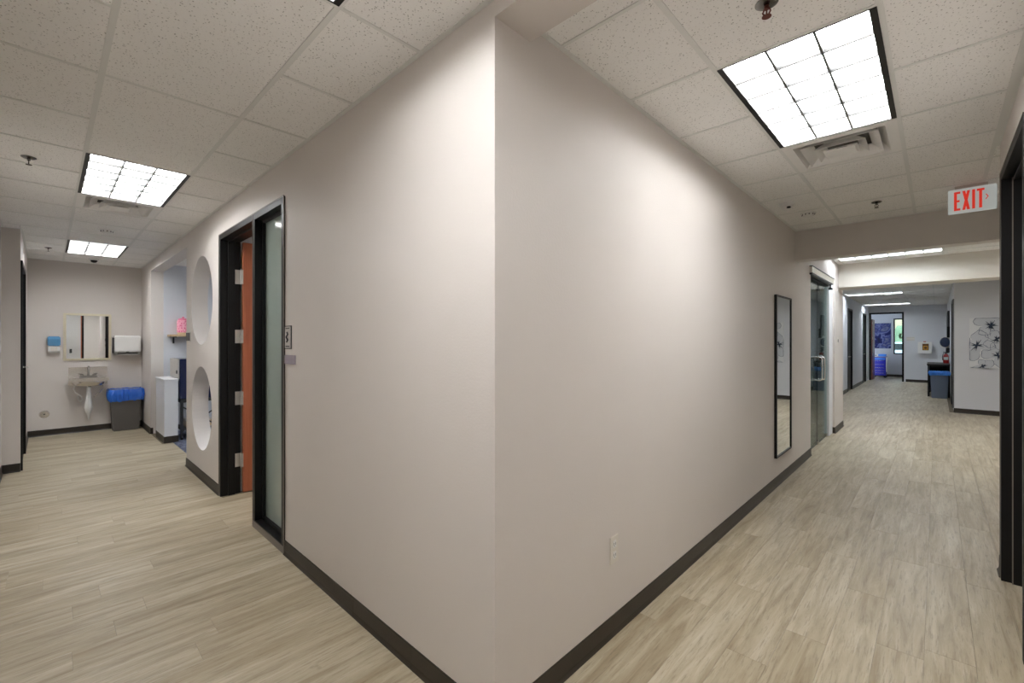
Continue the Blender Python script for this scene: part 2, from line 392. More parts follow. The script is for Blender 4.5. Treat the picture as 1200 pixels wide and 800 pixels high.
# bays beyond the beams
F1 = (0.08, 7.28, 1.30, 7.89)
grid([0.0, 0.08, 1.30, 2.12, 2.73, 3.0], [5.25, 5.45, 6.365, 6.67, 7.28, 7.585, 7.89, 8.3], [F1, (0.08, 7.28, 1.30, 7.89), (2.12, 6.365, 2.73, 7.585)])
for x in (0.08, 1.30, 2.12, 2.73): rail(x, 5.25, x, 8.3)
for y in (5.45, 6.365, 6.67, 7.28, 7.89): rail(0, y, 2.12, y, 0.009)
F2 = (-0.66, 14.50, 0.56, 15.11); F3 = (-0.66, 19.30, 0.56, 19.91)
fx = [-0.73, -0.66, 0.56, 1.17, 1.5]; fy = [8.8, 9.925, 10.535, 12.06, 13.28, 14.50, 15.11, 15.72, 16.94, 18.08, 18.69, 19.30, 19.91, 21.2]
grid(fx, fy, [(0.5, 9.925, 1.8, 10.535), F2, F3, (0.0, 15.11, 0.56, 15.72), (0.0, 18.69, 0.56, 19.30)])
grid([-0.66, -0.05], [15.11, 15.72], []); grid([-0.66, -0.05], [18.69, 19.30], [])
grid([1.80, 2.4, 3.0], [8.8, 9.925, 10.535, 12.3], []); grid([1.5, 1.80], [8.8, 9.925], []); grid([1.5, 1.80], [10.535, 12.3], [])
for x in (-0.66, 0.56): rail(x, 8.8, x, 21.2)
rail(1.17, 10.56, 1.17, 21.2)
for y in fy[1:-1]: rail(-0.73, y, 1.5 if y > 12.3 else 3.0, y, 0.009)
# wall-angle trim (white L strip under the ceiling edge)
def angle(name, x0, y0, x1, y1, z=H):
    return struct(box(name, M['rail'], x0, y0, z-0.0015, x1, y1, z+0.02), 'white metal wall angle under the ceiling edge', 'trim')
angle('trim_1', -9.25, -0.022, 0.0, 0.0); angle('trim_2', -9.25, -1.41, -9.228, -0.022)
angle('trim_3', 0.0, 0.205, 0.022, 5.056); angle('trim_4', -9.228, -1.41, -6.6, -1.388); angle('trim_5', -6.6, -1.56, -6.578, -1.388)
angle('trim_6', 0.022, 5.034, 3.0, 5.056); angle('trim_7', -6.578, -1.56, 1.544, -1.538); angle('trim_8', 1.522, -1.538, 1.544, 3.25)

# walls
wl = MB()
wl.box(-5.48, 0, 0, -3.94, T, H+0.16)
part_w = wl.build('wall_north', M['wall'])
cu = [MB().lathe([(0.495, -0.1), (0.495, 0.4)], -4.725, 0, 1.997, 'y', 64).build('c', M['wall']),
      MB().lathe([(0.495, -0.1), (0.495, 0.4)], -4.725, 0, 0.79, 'y', 64).build('c', M['wall'])]
cu[1].scale = (0.94, 1, 0.94); cu[1].location = (-4.725*0.06, 0, 0.79*0.06)
cut(part_w, cu)
struct(part_w, 'greige partition pierced by two large round openings one above the other', 'wall')
wb = MB(); wb.box(-3.94, 0, 2.585, -2.185, T, H+0.16); wb.box(-2.185, 0, 0, -T, T, H+0.16); wb.box(-8.2, 0, 2.705, -5.48, T, H+0.16)
struct(wb.build('wall_north', M['wall']), 'long greige corridor wall left of the outer corner', 'wall')
we = MB(); we.box(-T, 0, 0, 0, 5.94, H+0.16); we.box(-T, 5.94, 2.56, 0, 7.9, H+0.16); we.box(-T, 7.9, 0, 0, 8.8, H+0.16)
we.box(-0.73, 8.70, 0, -T, 8.8, H+0.16)
struct(we.build('wall_east', M['wall']), 'long greige corridor wall right of the outer corner', 'wall')
ws = MB(); ws.box(-9.4, 0, 0, -8.2, 2.3, H+0.16)
struct(ws.build('wall_alcove', M['wall']), 'greige return wall between sink wall and alcove', 'wall')
struct(box('wall_sink', M['wall'], -9.4, -1.55, 0, -9.25, 0, H+0.16), 'greige end wall carrying the hand sink', 'wall')
wj = MB(); wj.box(-9.25, -1.72, 0, -7.82, -1.41, H+0.16); wj.box(-6.68, -1.72, 0, -6.6, -1.41, H+0.16); wj.box(-7.82, -1.72, 2.50, -6.68, -1.41, H+0.16); wj.box(-7.82, -1.72, 0, -6.68, -1.53, 2.5)
struct(wj.build('wall_south', M['wall']), 'greige projecting wall at the left edge', 'wall')
struct(box('wall_south', M['wall'], -6.6, -1.72, 0, 1.70, -1.56, H+0.16), 'corridor wall behind the viewpoint', 'wall')
wr = MB(); wr.box(1.544, -1.56, 0, 1.70, 2.02, H+0.16); wr.box(1.544, 2.02, 2.63, 1.70, 3.10, H+0.16); wr.box(1.544, 3.10, 0, 1.70, 3.25, H+0.16); wr.box(1.70, 3.10, 0, 3.0, 3.25, H+0.16)
struct(wr.build('wall_right', M['wall']), 'greige wall at the right edge around the black door frame', 'wall')
struct(box('wall_right', M['wall'], 3.0, 3.1, 0, 3.15, 12.45, H+0.16), 'outer wall of the wider corridor', 'wall')
wp = MB(); wp.box(1.5, 12.3, 0, 3.0, 12.45, H+0.16); struct(wp.build('wall_painting', M['wall_cool']), 'pale grey wall where the flower canvas hangs', 'wall'); wp = MB(); wp.box(1.5, 12.45, 0, 1.62, 13.2, H+0.16); wp.box(1.5, 13.2, 2.5, 1.62, 14.1, H+0.16); wp.box(1.5, 14.1, 0, 1.62, 21.2, H+0.16)
struct(wp.build('wall_far', M['wall_cool']), 'pale right wall of the far corridor', 'wall')
wf = MB(); wf.box(-0.73, 21.2, 0, -0.70, 21.35, H+0.16); wf.box(0.33, 21.2, 0, 1.62, 21.35, H+0.16); wf.box(-0.70, 21.2, 2.64, 0.33, 21.35, H+0.16)
struct(wf.build('wall_far', M['wall_cool']), 'pale end wall with doorway to the far room', 'wall')
wh = MB(); wh.box(-0.9, 8.8, 0, -0.73, 15.62, H+0.16); wh.box(-0.9, 15.62, 2.54, -0.73, 16.62, H+0.16); wh.box(-0.9, 16.62, 0, -0.73, 19.4, H+0.16)
wh.box(-0.9, 19.4, 2.56, -0.73, 20.4, H+0.16); wh.box(-0.9, 20.4, 0, -0.73, 21.35, H+0.16)
struct(wh.build('wall_far', M['wall_cool']), 'pale left wall of the far corridor with two dark doors', 'wall')
# far room shell
wr2 = MB(); wr2.box(-1.8, 21.35, 0, -1.65, 24.15, H+0.16); wr2.box(1.65, 21.35, 0, 1.8, 24.15, H+0.16)
struct(wr2.build('wall_room', M['wall_cool']), 'side walls of the far room', 'wall'); wr2 = MB(); wr2.box(-1.65, 24.0, 0, -0.12, 24.15, H+0.16); wr2.box(0.5, 24.0, 0, 1.65, 24.15, H+0.16); wr2.box(-0.12, 24.0, 2.50, 0.5, 24.15, H+0.16); wr2.box(-0.12, 24.0, 0, 0.5, 24.15, 0.98)
struct(wr2.build('wall_room', M['wall_cool']), 'pale grey back wall of the far room around its window', 'wall')
struct(box('ceiling', M['tile'], -1.8, 21.35, H, 1.8, 24.15, H+0.16), 'white ceiling of the far room', 'ceiling')
# alcove and office shells
wa = MB(); wa.box(-8.2, 2.15, 0, -3.94, 2.3, H+0.16); wa.box(-4.05, T, 0, -3.94, 2.15, H+0.16)
struct(wa.build('wall_alcove', M['wall_cool']), 'pale cool grey walls inside the alcove', 'wall')
struct(box('wall_alcove', M['wall_cool'], -8.2, T, 0, -8.19, 2.15, H), 'cool grey side wall of the alcove behind the shelf', 'wall')
struct(box('ceiling', M['tile'], -8.2, T, 2.835, -4.05, 2.15, 2.86), 'white ceiling of the alcove', 'ceiling')
wo = MB(); wo.box(-3.94, 3.05, 0, -0.17, 3.2, H+0.16); wo.box(-3.94, 2.3, 0, -3.90, 3.05, H+0.16); wo.box(-0.9, T, 0, -0.8, 3.05, H+0.16)
struct(wo.build('wall_office', M['wall']), 'greige walls of the office behind the wooden door', 'wall')
struct(box('ceiling', M['tile'], -3.94, T, H, -0.8, 3.1, H+0.04), 'white ceiling of the office', 'ceiling')
wg = MB(); wg.box(-3.3, 4.2, 0, -3.2, 8.7, H+0.16); wg.box(-3.3, 4.1, 0, -0.17, 4.2, H+0.16); wg.box(-3.3, 8.7, 0, -0.73, 8.8, H+0.16)
struct(wg.build('wall_glass_room', M['wall_cool']), 'pale walls of the room behind the glass doors', 'wall')
struct(box('ceiling', M['tile'], -3.3, 4.1, H, -0.17, 8.8, H+0.04), 'white ceiling of the glass-door room', 'ceiling')
# beams
struct(box('trim_9', M['wall'], 0, 0, 2.797, 1.544, 0.205, H+0.16), 'shallow greige soffit crossing the ceiling at the outer corner', 'beam')
struct(box('trim_10', M['wall'], 0, 5.056, 2.512, 3.0, 5.25, H+0.16), 'greige ceiling beam below the tiles behind the exit sign', 'beam')
struct(box('trim_11', M['soffit'], -0.17, 8.3, 2.468, 3.0, 8.8, H+0.16), 'cream ceiling beam beyond the glass doors', 'beam')

# baseboards
BH = 0.100
def baseboard(x0, y0, x1, y1, nx, ny, name, label, seams=()):
    d = Vector((x1-x0, y1-y0, 0)); Lg = d.length; d.normalize(); n = Vector((nx, ny, 0)); m = MB()
    prof = [(0, 0), (0.017, 0), (0.0145, 0.004), (0.0095, 0.012), (0.007, 0.022), (0.006, BH-0.004), (0.004, BH), (0, BH)]
    ed = [0, *seams, Lg]
    for a, b in zip(ed[:-1], ed[1:]):
        ga, gb = (0.0008 if a > 0 else 0), (0.0008 if b < Lg else 0)
        P0 = [Vector((x0, y0, 0)) + d*(a+ga) + n*u + Vector((0, 0, v)) for u, v in prof]
        P1 = [Vector((x0, y0, 0)) + d*(b-gb) + n*u + Vector((0, 0, v)) for u, v in prof]
        m.hexa(P0, P1)
    o = m.build(name, M['base']); return struct(o, label, 'baseboard')
baseboard(-2.185, 0, 0.006, 0, 0, -1, 'baseboard_left', 'dark brown cove base between sidelight and outer corner', (1.05, 1.62))
baseboard(-5.486, 0, -3.94, 0, 0, -1, 'baseboard_left', 'dark brown cove base under the round openings', (0.9,))
baseboard(-5.48, 0, -5.48, T, -1, 0, 'baseboard_left', 'dark cove base on the partition end')
baseboard(0, -0.006, 0, 5.94, 1, 0, 'baseboard_right', 'dark brown cove base along the right-hand wall', (2.3, 4.6))
baseboard(-9.25, -1.41, -9.25, 0, 1, 0, 'baseboard_sink', 'black cove base under the sink')
baseboard(-9.25, 0, -8.2, 0, 0, -1, 'baseboard_sink', 'dark cove base beside the grey bin')
baseboard(-8.2, 0, -8.2, 0.03, 1, 0, 'baseboard_sink', 'dark cove base at alcove corner')
baseboard(-7.82, -1.41, -9.25, -1.41, 0, 1, 'baseboard_south', 'dark cove base beyond the left door')
baseboard(-6.6, -1.56, -6.6, -1.41, 1, 0, 'baseboard_south', 'black cove base on the projecting wall end')
baseboard(-6.6, -1.56, 1.5, -1.56, 0, 1, 'baseboard_south', 'dark cove base behind the viewpoint')
baseboard(0, 7.9, 0, 8.806, 1, 0, 'baseboard_right', 'dark cove base right of the glass doors')
baseboard(-0.09, 7.9, 0.006, 7.9, 0, -1, 'baseboard_right', 'black cove base on the return beside the glass doors')
baseboard(1.544, 3.10, 1.544, 3.25, -1, 0, 'baseboard_right', 'dark cove base at the right door jamb')
baseboard(1.494, 12.3, 3.0, 12.3, 0, -1, 'baseboard_painting', 'black cove base under the flower canvas')
baseboard(1.5, 14.15, 1.5, 21.2, -1, 0, 'baseboard_painting', 'black cove base of the far right wall')
baseboard(-0.73, 8.8, -0.73, 15.57, 1, 0, 'baseboard_far', 'grey-black cove base before the first far door')
baseboard(-0.73, 16.67, -0.73, 19.35, 1, 0, 'baseboard_far', 'grey-black cove base between the far doors')
baseboard(0.38, 21.2, 1.5, 21.2, 0, -1, 'baseboard_far', 'black cove base of the end wall')
baseboard(-1.65, 24.0, 1.65, 24.0, 0, -1, 'baseboard_far', 'black cove base inside the far room')

# ================================================================== DOORS
def frame_y(name_parent, x0, x1, ztop, y0, depth, fw=0.05, proud=0.012, stop=True, sign=-1):
    """jambs and head of a steel frame in a wall whose face is y=y0; sign -1: face looks to -y"""
    f = y0 + sign*proud; b = y0 - sign*depth
    m = MB()
    m.box(x0, min(f, b), 0, x0+fw, max(f, b), ztop); m.box(x1-fw, min(f, b), 0, x1, max(f, b), ztop); m.box(x0+fw, min(f, b), ztop-fw, x1-fw, max(f, b), ztop)
    return m
# door_1: steel frame with wood leaf and sidelight
d1 = thing('door_1', (-3.05, 0, 0), 'black steel door frame with open cherry door and frosted sidelight', 'door'); d1['kind'] = 'structure'
XL, XM0, XM1, XR, ZT = -3.94, -2.885, -2.835, -2.185, 2.595
f = MB(); pr = -0.010
f.box(XL, pr, 0, XL+0.05, T, ZT); f.box(XL+0.05, pr, ZT-0.05, XR-0.05, T, ZT); f.box(XR-0.05, pr, 0, XR, T, ZT)
f.box(XM0, pr, 0, XM1, T, ZT-0.05)
f.box(XM1, pr, 0, XR-0.05, T, 0.06)
# stops
f.box(XL+0.05, 0.055, 0, XL+0.066, 0.115, ZT-0.05); f.box(XL+0.066, 0.055, ZT-0.066, XM0, 0.115, ZT-0.05); f.box(XM0-0.016, 0.055, 0, XM0, 0.115, ZT-0.066)
# glazing beads
for (a, b) in ((0.045, 0.068), (0.082, 0.105)):
    f.box(XM1, a, 0.06, XM1+0.022, b, ZT-0.05); f.box(XR-0.072, a, 0.06, XR-0.05, b, ZT-0.05); f.box(XM1+0.022, a, 0.06, XR-0.072, b, 0.085); f.box(XM1+0.022, a, ZT-0.072, XR-0.072, b, ZT-0.05)
f.build('frame', M['black'], d1, bevel=0.0015, seg=1)
e = MB()
for xx in (XL, XM0, XR): e.box(xx-0.0035 if xx != XR else xx-0.0005, pr-0.003, 0, xx+0.0035 if xx != XR else xx+0.004, pr+0.002, ZT+0.0)
e.box(XL, pr-0.003, ZT-0.004, XR, pr+0.002, ZT+0.005); e.box(XM0, pr-0.003, 0.0, XR, pr+0.001, 0.052)
e.build('edge_trim', M['blackedge'], d1)
box('pane', M['frost'], XM1+0.004, 0.070, 0.066, XR-0.054, 0.080, ZT-0.056, d1)
leaf = box('door_leaf', M['door_wood'], -3.885, T+0.012, 0.012, -3.84, T+0.95, 2.54, d1, bevel=0.002, seg=1)
lock = MB(); lock.tube([(-3.84, 1.05, 1.02), (-3.80, 1.05, 1.02), (-3.79, 1.00, 1.02), (-3.79, 0.93, 1.02)], 0.009); lock.lathe([(0.028, 0), (0.028, 0.01)], -3.84, 1.05, 1.02, 'x', 16)
lock.build('lever', M['satin'], d1)
for z0, z1 in ((2.118, 2.262), (1.52, 1.655), (0.895, 1.03), (0.27, 0.405)):
    h = MB(); h.box(-3.8905, 0.105, z0, -3.886, T+0.004, z1); h.box(-3.8905, T+0.004, z0, -3.838, T+0.012, z1); h.tube([(-3.862, T-0.002, z0-0.003), (-3.862, T-0.002, z1+0.003)], 0.008, 10)
    h.build('hinge', M['satin'], d1)
# door_2 right edge
d2 = thing('door_2', (1.60, 2.56, 0), 'black steel door frame at the right edge with pale closed door', 'door'); d2['kind'] = 'structure'
f = MB(); xf = 1.534
f.box(xf, 3.05, 0, 1.69, 3.10, 2.63); f.box(xf, 2.02, 0, 1.69, 2.07, 2.63); f.box(xf, 2.07, 2.58, 1.69, 3.05, 2.63)
f.box(1.585, 3.034, 0, 1.625, 3.05, 2.58); f.box(1.585, 2.07, 0, 1.625, 2.086, 2.58); f.box(1.585, 2.086, 2.564, 1.625, 3.034, 2.58)
f.build('frame', M['black'], d2, bevel=0.0015, seg=1)
e = MB(); e.box(xf-0.003, 3.0965, 0, xf+0.002, 3.1035, 2.63); e.box(xf-0.003, 2.02, 2.6265, xf+0.002, 3.1035, 2.6335); e.box(1.580, 3.031, 0, 1.5853, 3.037, 2.58)
e.build('edge_trim', M['blackedge'], d2)
box('door_leaf', M['door_grey'], 1.628, 2.072, 0.01, 1.672, 3.048, 2.578, d2)
# door_3 in the projecting wall
d3 = thing('door_3', (-7.25, -1.41, 0), 'black framed dark door in the projecting wall at left', 'door'); d3['kind'] = 'structure'
f = MB(); yf = -1.392
f.box(-7.82, -1.53, 0, -7.77, yf, 2.50); f.box(-6.68, -1.53, 0, -6.63, yf, 2.50); f.box(-7.77, -1.53, 2.45, -6.68, yf, 2.50)
f.build('frame', M['black'], d3, bevel=0.0015, seg=1)
box('door_leaf', M['dark'], -7.768, -1.50, 0.01, -6.682, -1.455, 2.448, d3)
h = MB(); h.lathe([(0.028, 0), (0.028, 0.012), (0.011, 0.014), (0.011, 0.05)], -7.70, -1.455, 1.19, 'y', 16); h.tube([(-7.70, -1.395, 1.19), (-7.70, -1.378, 1.19), (-7.66, -1.366, 1.19), (-7.57, -1.366, 1.188)], 0.010)
h.build('door_handle', M['satin'], d3, smooth=True)
# glass doors
gd = thing('door_4', (-0.06, 6.8, 0), 'pair of frameless glass doors with chrome pulls and metal header', 'door'); gd['kind'] = 'structure'
gx = -0.066
for (a, b) in ((5.945, 6.797), (6.803, 7.56)):
    p = box('glass_panel', M['glass'], gx-0.005, a, 0.012, gx+0.005, b, 2.46, gd)
    yy = b-0.002 if a < 6 else a+0.002
    box('glass_edge', M['glass_edge'], gx-0.0055, yy-0.003, 0.012, gx+0.0055, yy+0.003, 2.46, p)
for yy in (6.70, 6.90):
    m = MB()
    for s in (1, -1):
        X = gx + s*0.075; c = 0.03
        pts = [(gx, yy, 1.30), (X-s*c, yy, 1.30), (X-s*c*0.3, yy, 1.30-c*0.3), (X, yy, 1.30-c), (X, yy, 0.96+c), (X-s*c*0.3, yy, 0.96+c*0.3), (X-s*c, yy, 0.96), (gx, yy, 0.96)]
        m.tube(pts, 0.0125, 12)
    m.build('pull_handle', M['chrome'], gd, smooth=True)
m = MB(); m.box(-0.02, 5.86, 2.455, 0.032, 7.58, 2.54); m.build('header_cover', M['steel'], gd, bevel=0.003)
m = MB(); m.box(-0.02, 5.86, 2.54, 0.036, 7.60, 2.552); m.box(-0.085, 5.945, 2.425, -0.03, 7.58, 2.46); m.box(-0.02, 5.86, 2.435, 0.034, 7.50, 2.455); m.build('header_rail', M['dark'], gd)
m = MB(); m.tube([(0.02, 7.34, 2.44), (0.02, 7.34, 2.37)], 0.012); m.box(0.0, 7.30, 2.35, 0.045, 7.38, 2.375); m.build('door_stop', M['dark'], gd)
m = MB(); m.box(-0.11, 7.565, 0, -0.03, 7.90, 2.56); m.build('side_panel', M['white_gloss'], gd)
m = MB(); m.box(-0.11, 5.945, 2.46, -0.03, 7.565, 2.56); m.build('transom', M['white_gloss'], gd)
m = MB(); m.box(-0.085, 6.72, 0.0, -0.045, 6.797, 0.05); m.box(-0.085, 7.46, 0.0, -0.045, 7.55, 0.05); m.build('floor_pivot', M['steel'], gd)
box('threshold', M['dark'], -0.075, 5.945, 0.0005, -0.058, 7.565, 0.004, gd)
# far corridor doors
def far_door(n, y0, y1, z, lab, lever=True):
    d = thing('door_%d' % n, (-0.73, (y0+y1)/2, 0), lab, 'door'); d['kind'] = 'structure'
    f = MB(); f.box(-0.88, y0, 0, -0.718, y0+0.05, z); f.box(-0.88, y1-0.05, 0, -0.718, y1, z); f.box(-0.88, y0+0.05, z-0.05, -0.718, y1-0.05, z)
    f.build('frame', M['black'], d)
    box('door_leaf', M['black'], -0.80, y0+0.052, 0.01, -0.76, y1-0.052, z-0.052, d)
    if lever:
        h = MB(); h.tube([(-0.76, y0+0.12, 1.06), (-0.70, y0+0.12, 1.06), (-0.69, y0+0.15, 1.06), (-0.69, y0+0.24, 1.06)], 0.012); h.build('door_handle', M['satin'], d)
far_door(5, 15.62, 16.62, 2.54, 'black door with lever, nearer of the two on the far left wall'); far_door(6, 19.4, 20.4, 2.56, 'black door nearest the end wall on the far left')
d7 = thing('door_7', (-0.18, 21.2, 0), 'black framed doorway in the end wall with reddish leaf open', 'door'); d7['kind'] = 'structure'
f = MB(); f.box(-0.70, 21.188, 0, -0.645, 21.36, 2.64); f.box(0.275, 21.188, 0, 0.33, 21.36, 2.64); f.box(-0.645, 21.188, 2.585, 0.275, 21.36, 2.64); f.build('frame', M['black'], d7)
box('door_leaf', M['red_wood'], -0.66, 21.37, 0.01, -0.615, 22.3, 2.40, d7)
h = MB()
for z in (0.3, 0.95, 1.6, 2.2): h.box(-0.615, 21.362, z, -0.605, 21.40, z+0.1)
h.build('hinge', M['satin'], d7)
d8 = thing('door_8', (1.5, 13.65, 0), 'black framed dark door past the flower canvas wall', 'door'); d8['kind'] = 'structure'
f = MB(); f.box(1.488, 13.2, 0, 1.61, 13.25, 2.5); f.box(1.488, 14.05, 0, 1.61, 14.1, 2.5); f.box(1.488, 13.25, 2.45, 1.61, 14.05, 2.5); f.build('frame', M['black'], d8)
box('door_leaf', M['dark'], 1.54, 13.252, 0.01, 1.58, 14.048, 2.448, d8)
f = MB(); f.box(1.49, 12.30, 0.1, 1.5, 12.36, 2.45); struct(f.build('trim_12', M['black']), 'black corner guard at the end of the flower canvas wall', 'trim')
d9 = thing('door_9', (1.544, -0.56, 0), 'dark framed pale panel on the wall opposite the sink mirror', 'door'); d9['kind'] = 'structure'
f = MB(); f.box(1.53, -0.36, 0, 1.546, -0.31, 2.59); f.box(1.53, -0.80, 0, 1.546, -0.75, 2.59); f.box(1.53, -0.75, 2.54, 1.546, -0.36, 2.59); f.build('frame', M['black'], d9)
box('door_leaf', M['door_grey'], 1.538, -0.75, 0.01, 1.543, -0.385, 2.54, d9); box('wood_edge', M['door_wood'], 1.535, -0.385, 0.01, 1.543, -0.36, 2.54, d9); box('switch', M['dark'], 1.532, -0.66, 1.13, 1.538, -0.60, 1.27, d9)
# window in the far room
wi = thing('window_1', (0.19, 24.0, 0.98), 'tall black framed window of the far room with daylight outside', 'window'); wi['kind'] = 'structure'
f = MB(); f.box(-0.12, 23.98, 0.98, -0.075, 24.1, 2.50); f.box(0.455, 23.98, 0.98, 0.5, 24.1, 2.50); f.box(-0.075, 23.98, 2.455, 0.455, 24.1, 2.50); f.box(-0.075, 23.98, 0.98, 0.455, 24.1, 1.025); f.build('window_frame', M['black'], wi)
box('pane', M['glass'], -0.073, 24.03, 1.027, 0.453, 24.04, 2.453, wi)

# ================================================================== CEILING LIGHTS
def troffer(tube='tube_w', panel='panel_w'):
    """3 x 6 cell parabolic troffer, long side on x, origin at centre of face (z = ceiling)"""
    r = thing('ceiling_light', (0, 0, 0), '', 'light'); Lx, Wy = 1.205, 0.605
    m = MB(); t = 0.004
    for s in (1, -1):
        m.box(-Lx/2, s*Wy/2-(0.024 if s > 0 else 0), -0.004, Lx/2, s*Wy/2+(0 if s > 0 else 0.024), 0.02)
        m.box(s*Lx/2-(t if s > 0 else 0), -Wy/2+0.024, -0.004, s*Lx/2+(0 if s > 0 else t), Wy/2-0.024, 0.02)
    m.build('frame', M['black'], r)
    ix, iy = Lx/2-t, Wy/2-0.024
    m = MB()
    for s in (1, -1):
        m.box(-ix, s*iy-0.002, 0.0, ix, s*iy+0.002, 0.10); m.box(s*ix-0.002, -iy, 0.0, s*ix+0.002, iy, 0.10)
    m.build('housing', M['vent'], r)
    box('lamp_panel', M[panel], -ix, -iy, 0.098, ix, iy, 0.104, r)
    m = MB()
    for yy in (-0.19, 0, 0.19): m.tube([(-ix+0.01, yy, 0.080), (ix-0.01, yy, 0.080)], 0.0125, 8)
    m.build('tubes', M[tube], r)
    def blade(p, q, hh=0.028):
        a = Vector(p); b_ = Vector(q); d = (b_-a).normalized(); n = Vector((-d.y, d.x, 0)); mm = MB()
        w0, w1 = 0.0050, 0.006
        prof = [(-w0, 0.0), (w0, 0.0), (w0*1.4, hh*0.4), (w1, hh), (-w1, hh), (-w0*1.4, hh*0.4)]
        mm.hexa([a+n*u+Vector((0, 0, v)) for u, v in prof], [b_+n*u+Vector((0, 0, v)) for u, v in prof]); return mm
    for i in range(1, 6):
        xx = -ix + 2*ix*i/6; blade((xx, -iy+0.003, 0), (xx, iy-0.003, 0)).build('louver_blade', M['louver'], r)
    for j in (1, 2):
        yy = -iy + 2*iy*j/3; blade((-ix+0.003, yy, 0.0005), (ix-0.003, yy, 0.0005)).build('louver_blade', M['louver'], r)
    return r
lw = troffer(); lc = troffer('tube_c', 'panel_c')
def put(src, x, y, rz, label, first=False, z=H):
    o = src if first else copy_tree(src)
    o.location = (x, y, z); o.rotation_euler.z = rz; o['label'] = label; o['category'] = 'light'; o['group'] = 'recessed ceiling lights'; return o
put(lw, -3.675, -0.704, 0, 'recessed louvered ceiling light nearest in the left corridor, above door and vent', True)
put(lw, -7.545, -0.704, 0, 'recessed louvered ceiling light in front of the sink wall')
put(lw, 0.135, -0.704, 0, 'recessed louvered ceiling light just above the view, its corner at the top edge')
put(lw, 0.762, 1.665, PI/2, 'large recessed eighteen-cell louvered light at top of the right corridor')
put(lc, 0.69, 7.585, 0, 'ceiling light strip seen just below the beam behind the exit sign', True)
put(lw, 2.425, 6.975, PI/2, 'added fill light out of view, brightening the wider corridor right of the exit sign')  # added lamp, brightens the flower canvas wall and the wide bay
put(lw, 1.19, 10.23, 0, 'added fill light hidden behind the cream beam')  # invented unit, lifts the dim bay past the beam
put(lc, -0.05, 14.805, 0, 'nearer of the two ceiling lights in the far corridor')
put(lc, -0.05, 19.605, 0, 'ceiling light closest to the end wall doorway')
put(lc, -6.2, 1.2, 0, 'ceiling light inside the alcove', z=2.834-0.105)
put(lw, -2.3, 1.5, 0, 'added fill light for the office behind the wooden door', z=H-0.106)  # no fixture known here, put in to light the office interior
put(lc, -1.7, 6.2, 0, 'added fill light for the room behind the glass doors', z=H-0.106)  # added so the interior shows lit through the glass

# diffusers
def diffuser(loc, label, big=0.6, rz=0):
    r = thing('air_diffuser', (0, 0, 0), label, 'vent', 'ceiling air diffusers', rz)
    m = MB(); s = big/2; q = s-0.055
    for sg in (1, -1):
        m.box(-s, sg*s-(0.055 if sg > 0 else 0), 0.0, s, sg*s+(0 if sg > 0 else 0.055), 0.008); m.box(sg*s-(0.055 if sg > 0 else 0), -q, 0.0, sg*s+(0 if sg > 0 else 0.055), q, 0.008)
    m.build('face_plate', M['vent'], r)
    def cone(a, b, z0, z1, th=0.003):
        mm = MB(); v = mm.bm.verts.new
        O = [(a, a), (-a, a), (-a, -a), (a, -a)]; I = [(b, b), (-b, b), (-b, -b), (b, -b)]
        vo = [v((x, y, z0)) for x, y in O]; vi = [v((x, y, z1)) for x, y in I]; vo2 = [v((x, y, z0+th)) for x, y in O]; vi2 = [v((x, y, z1+th)) for x, y in I]
        for k in range(4):
            j = (k+1) % 4
            for f in ([vo[k], vo[j], vi[j], vi[k]], [vo2[j], vo2[k], vi2[k], vi2[j]], [vo[j], vo[k], vo2[k], vo2[j]], [vi[k], vi[j], vi2[j], vi2[k]]): mm.bm.faces.new(f)
        return mm
    cone(q, q-0.05, 0.004, 0.06).build('outer_cone', M['vent'], r)
    cone(q-0.035, q-0.095, -0.004, 0.045).build('cone_ring', M['vent'], r)
    cone(q-0.105, q-0.160, -0.010, 0.040).build('cone_ring', M['vent'], r)
    cc = cone(q-0.15, 0.03, -0.014, 0.012); cc.box(-(q-0.17), -(q-0.17), -0.014, q-0.17, q-0.17, -0.010); cc.build('centre_plate', M['vent'], r)
    box('neck', M['neck'], -q+0.01, -q+0.01, 0.075, q-0.01, q-0.01, 0.077, r)
    r.location = loc; return r
ceil_cut = None
diffuser((0.762, 2.59, H-0.002), 'square stepped air diffuser beyond the large right corridor light')
diffuser((-4.61, -0.704, H-0.002), 'square air diffuser beyond the nearest left corridor light')
diffuser((0.26, 15.42, H-0.002), 'small-looking air diffuser beside the nearer far corridor light', 0.54)
diffuser((0.26, 18.99, H-0.002), 'air diffuser just before the end wall ceiling light', 0.54)

# sprinklers, detectors, cameras
def sprinkler(x, y, label, m2='sprk', s=1.0):
    r = thing('sprinkler', (x, y, H), label, 'sprinkler', 'ceiling sprinkler heads')
    MB().lathe([(0.040*s, 0.0), (0.041*s, -0.003), (0.030*s, -0.010), (0.014*s, -0.012)], x, y, H, 'z', 24).build('escutcheon', M['sprk'], r, smooth=True)
    m = MB(); m.tube([(x, y, H-0.012), (x, y, H-0.026)], 0.009*s)
    for sg in (1, -1): m.tube([(x+sg*0.008*s, y, H-0.022), (x+sg*0.014*s, y, H-0.036), (x+sg*0.004*s, y, H-0.052)], 0.003*s, 6)
    m.tube([(x, y, H-0.026), (x, y, H-0.052)], 0.0028*s, 6)
    m.build('body', M[m2], r)
    m = MB(); m.lathe([(0.004, 0.0), (0.017*s, -0.001), (0.017*s, -0.003), (0.004, -0.003)], x, y, H-0.052, 'z', 16); m.build('deflector', M[m2], r)
sprinkler(-3.48, -1.285, 'chrome sprinkler head left of the nearest left corridor light')
sprinkler(-7.85, -1.18, 'sprinkler head left of the light near the sink wall')
sprinkler(0.755, 0.745, 'sprinkler head with reddish frame cut by the top edge', 'sprink_red', 1.0)
sprinkler(0.82, 4.25, 'sprinkler head to the left of the exit sign')
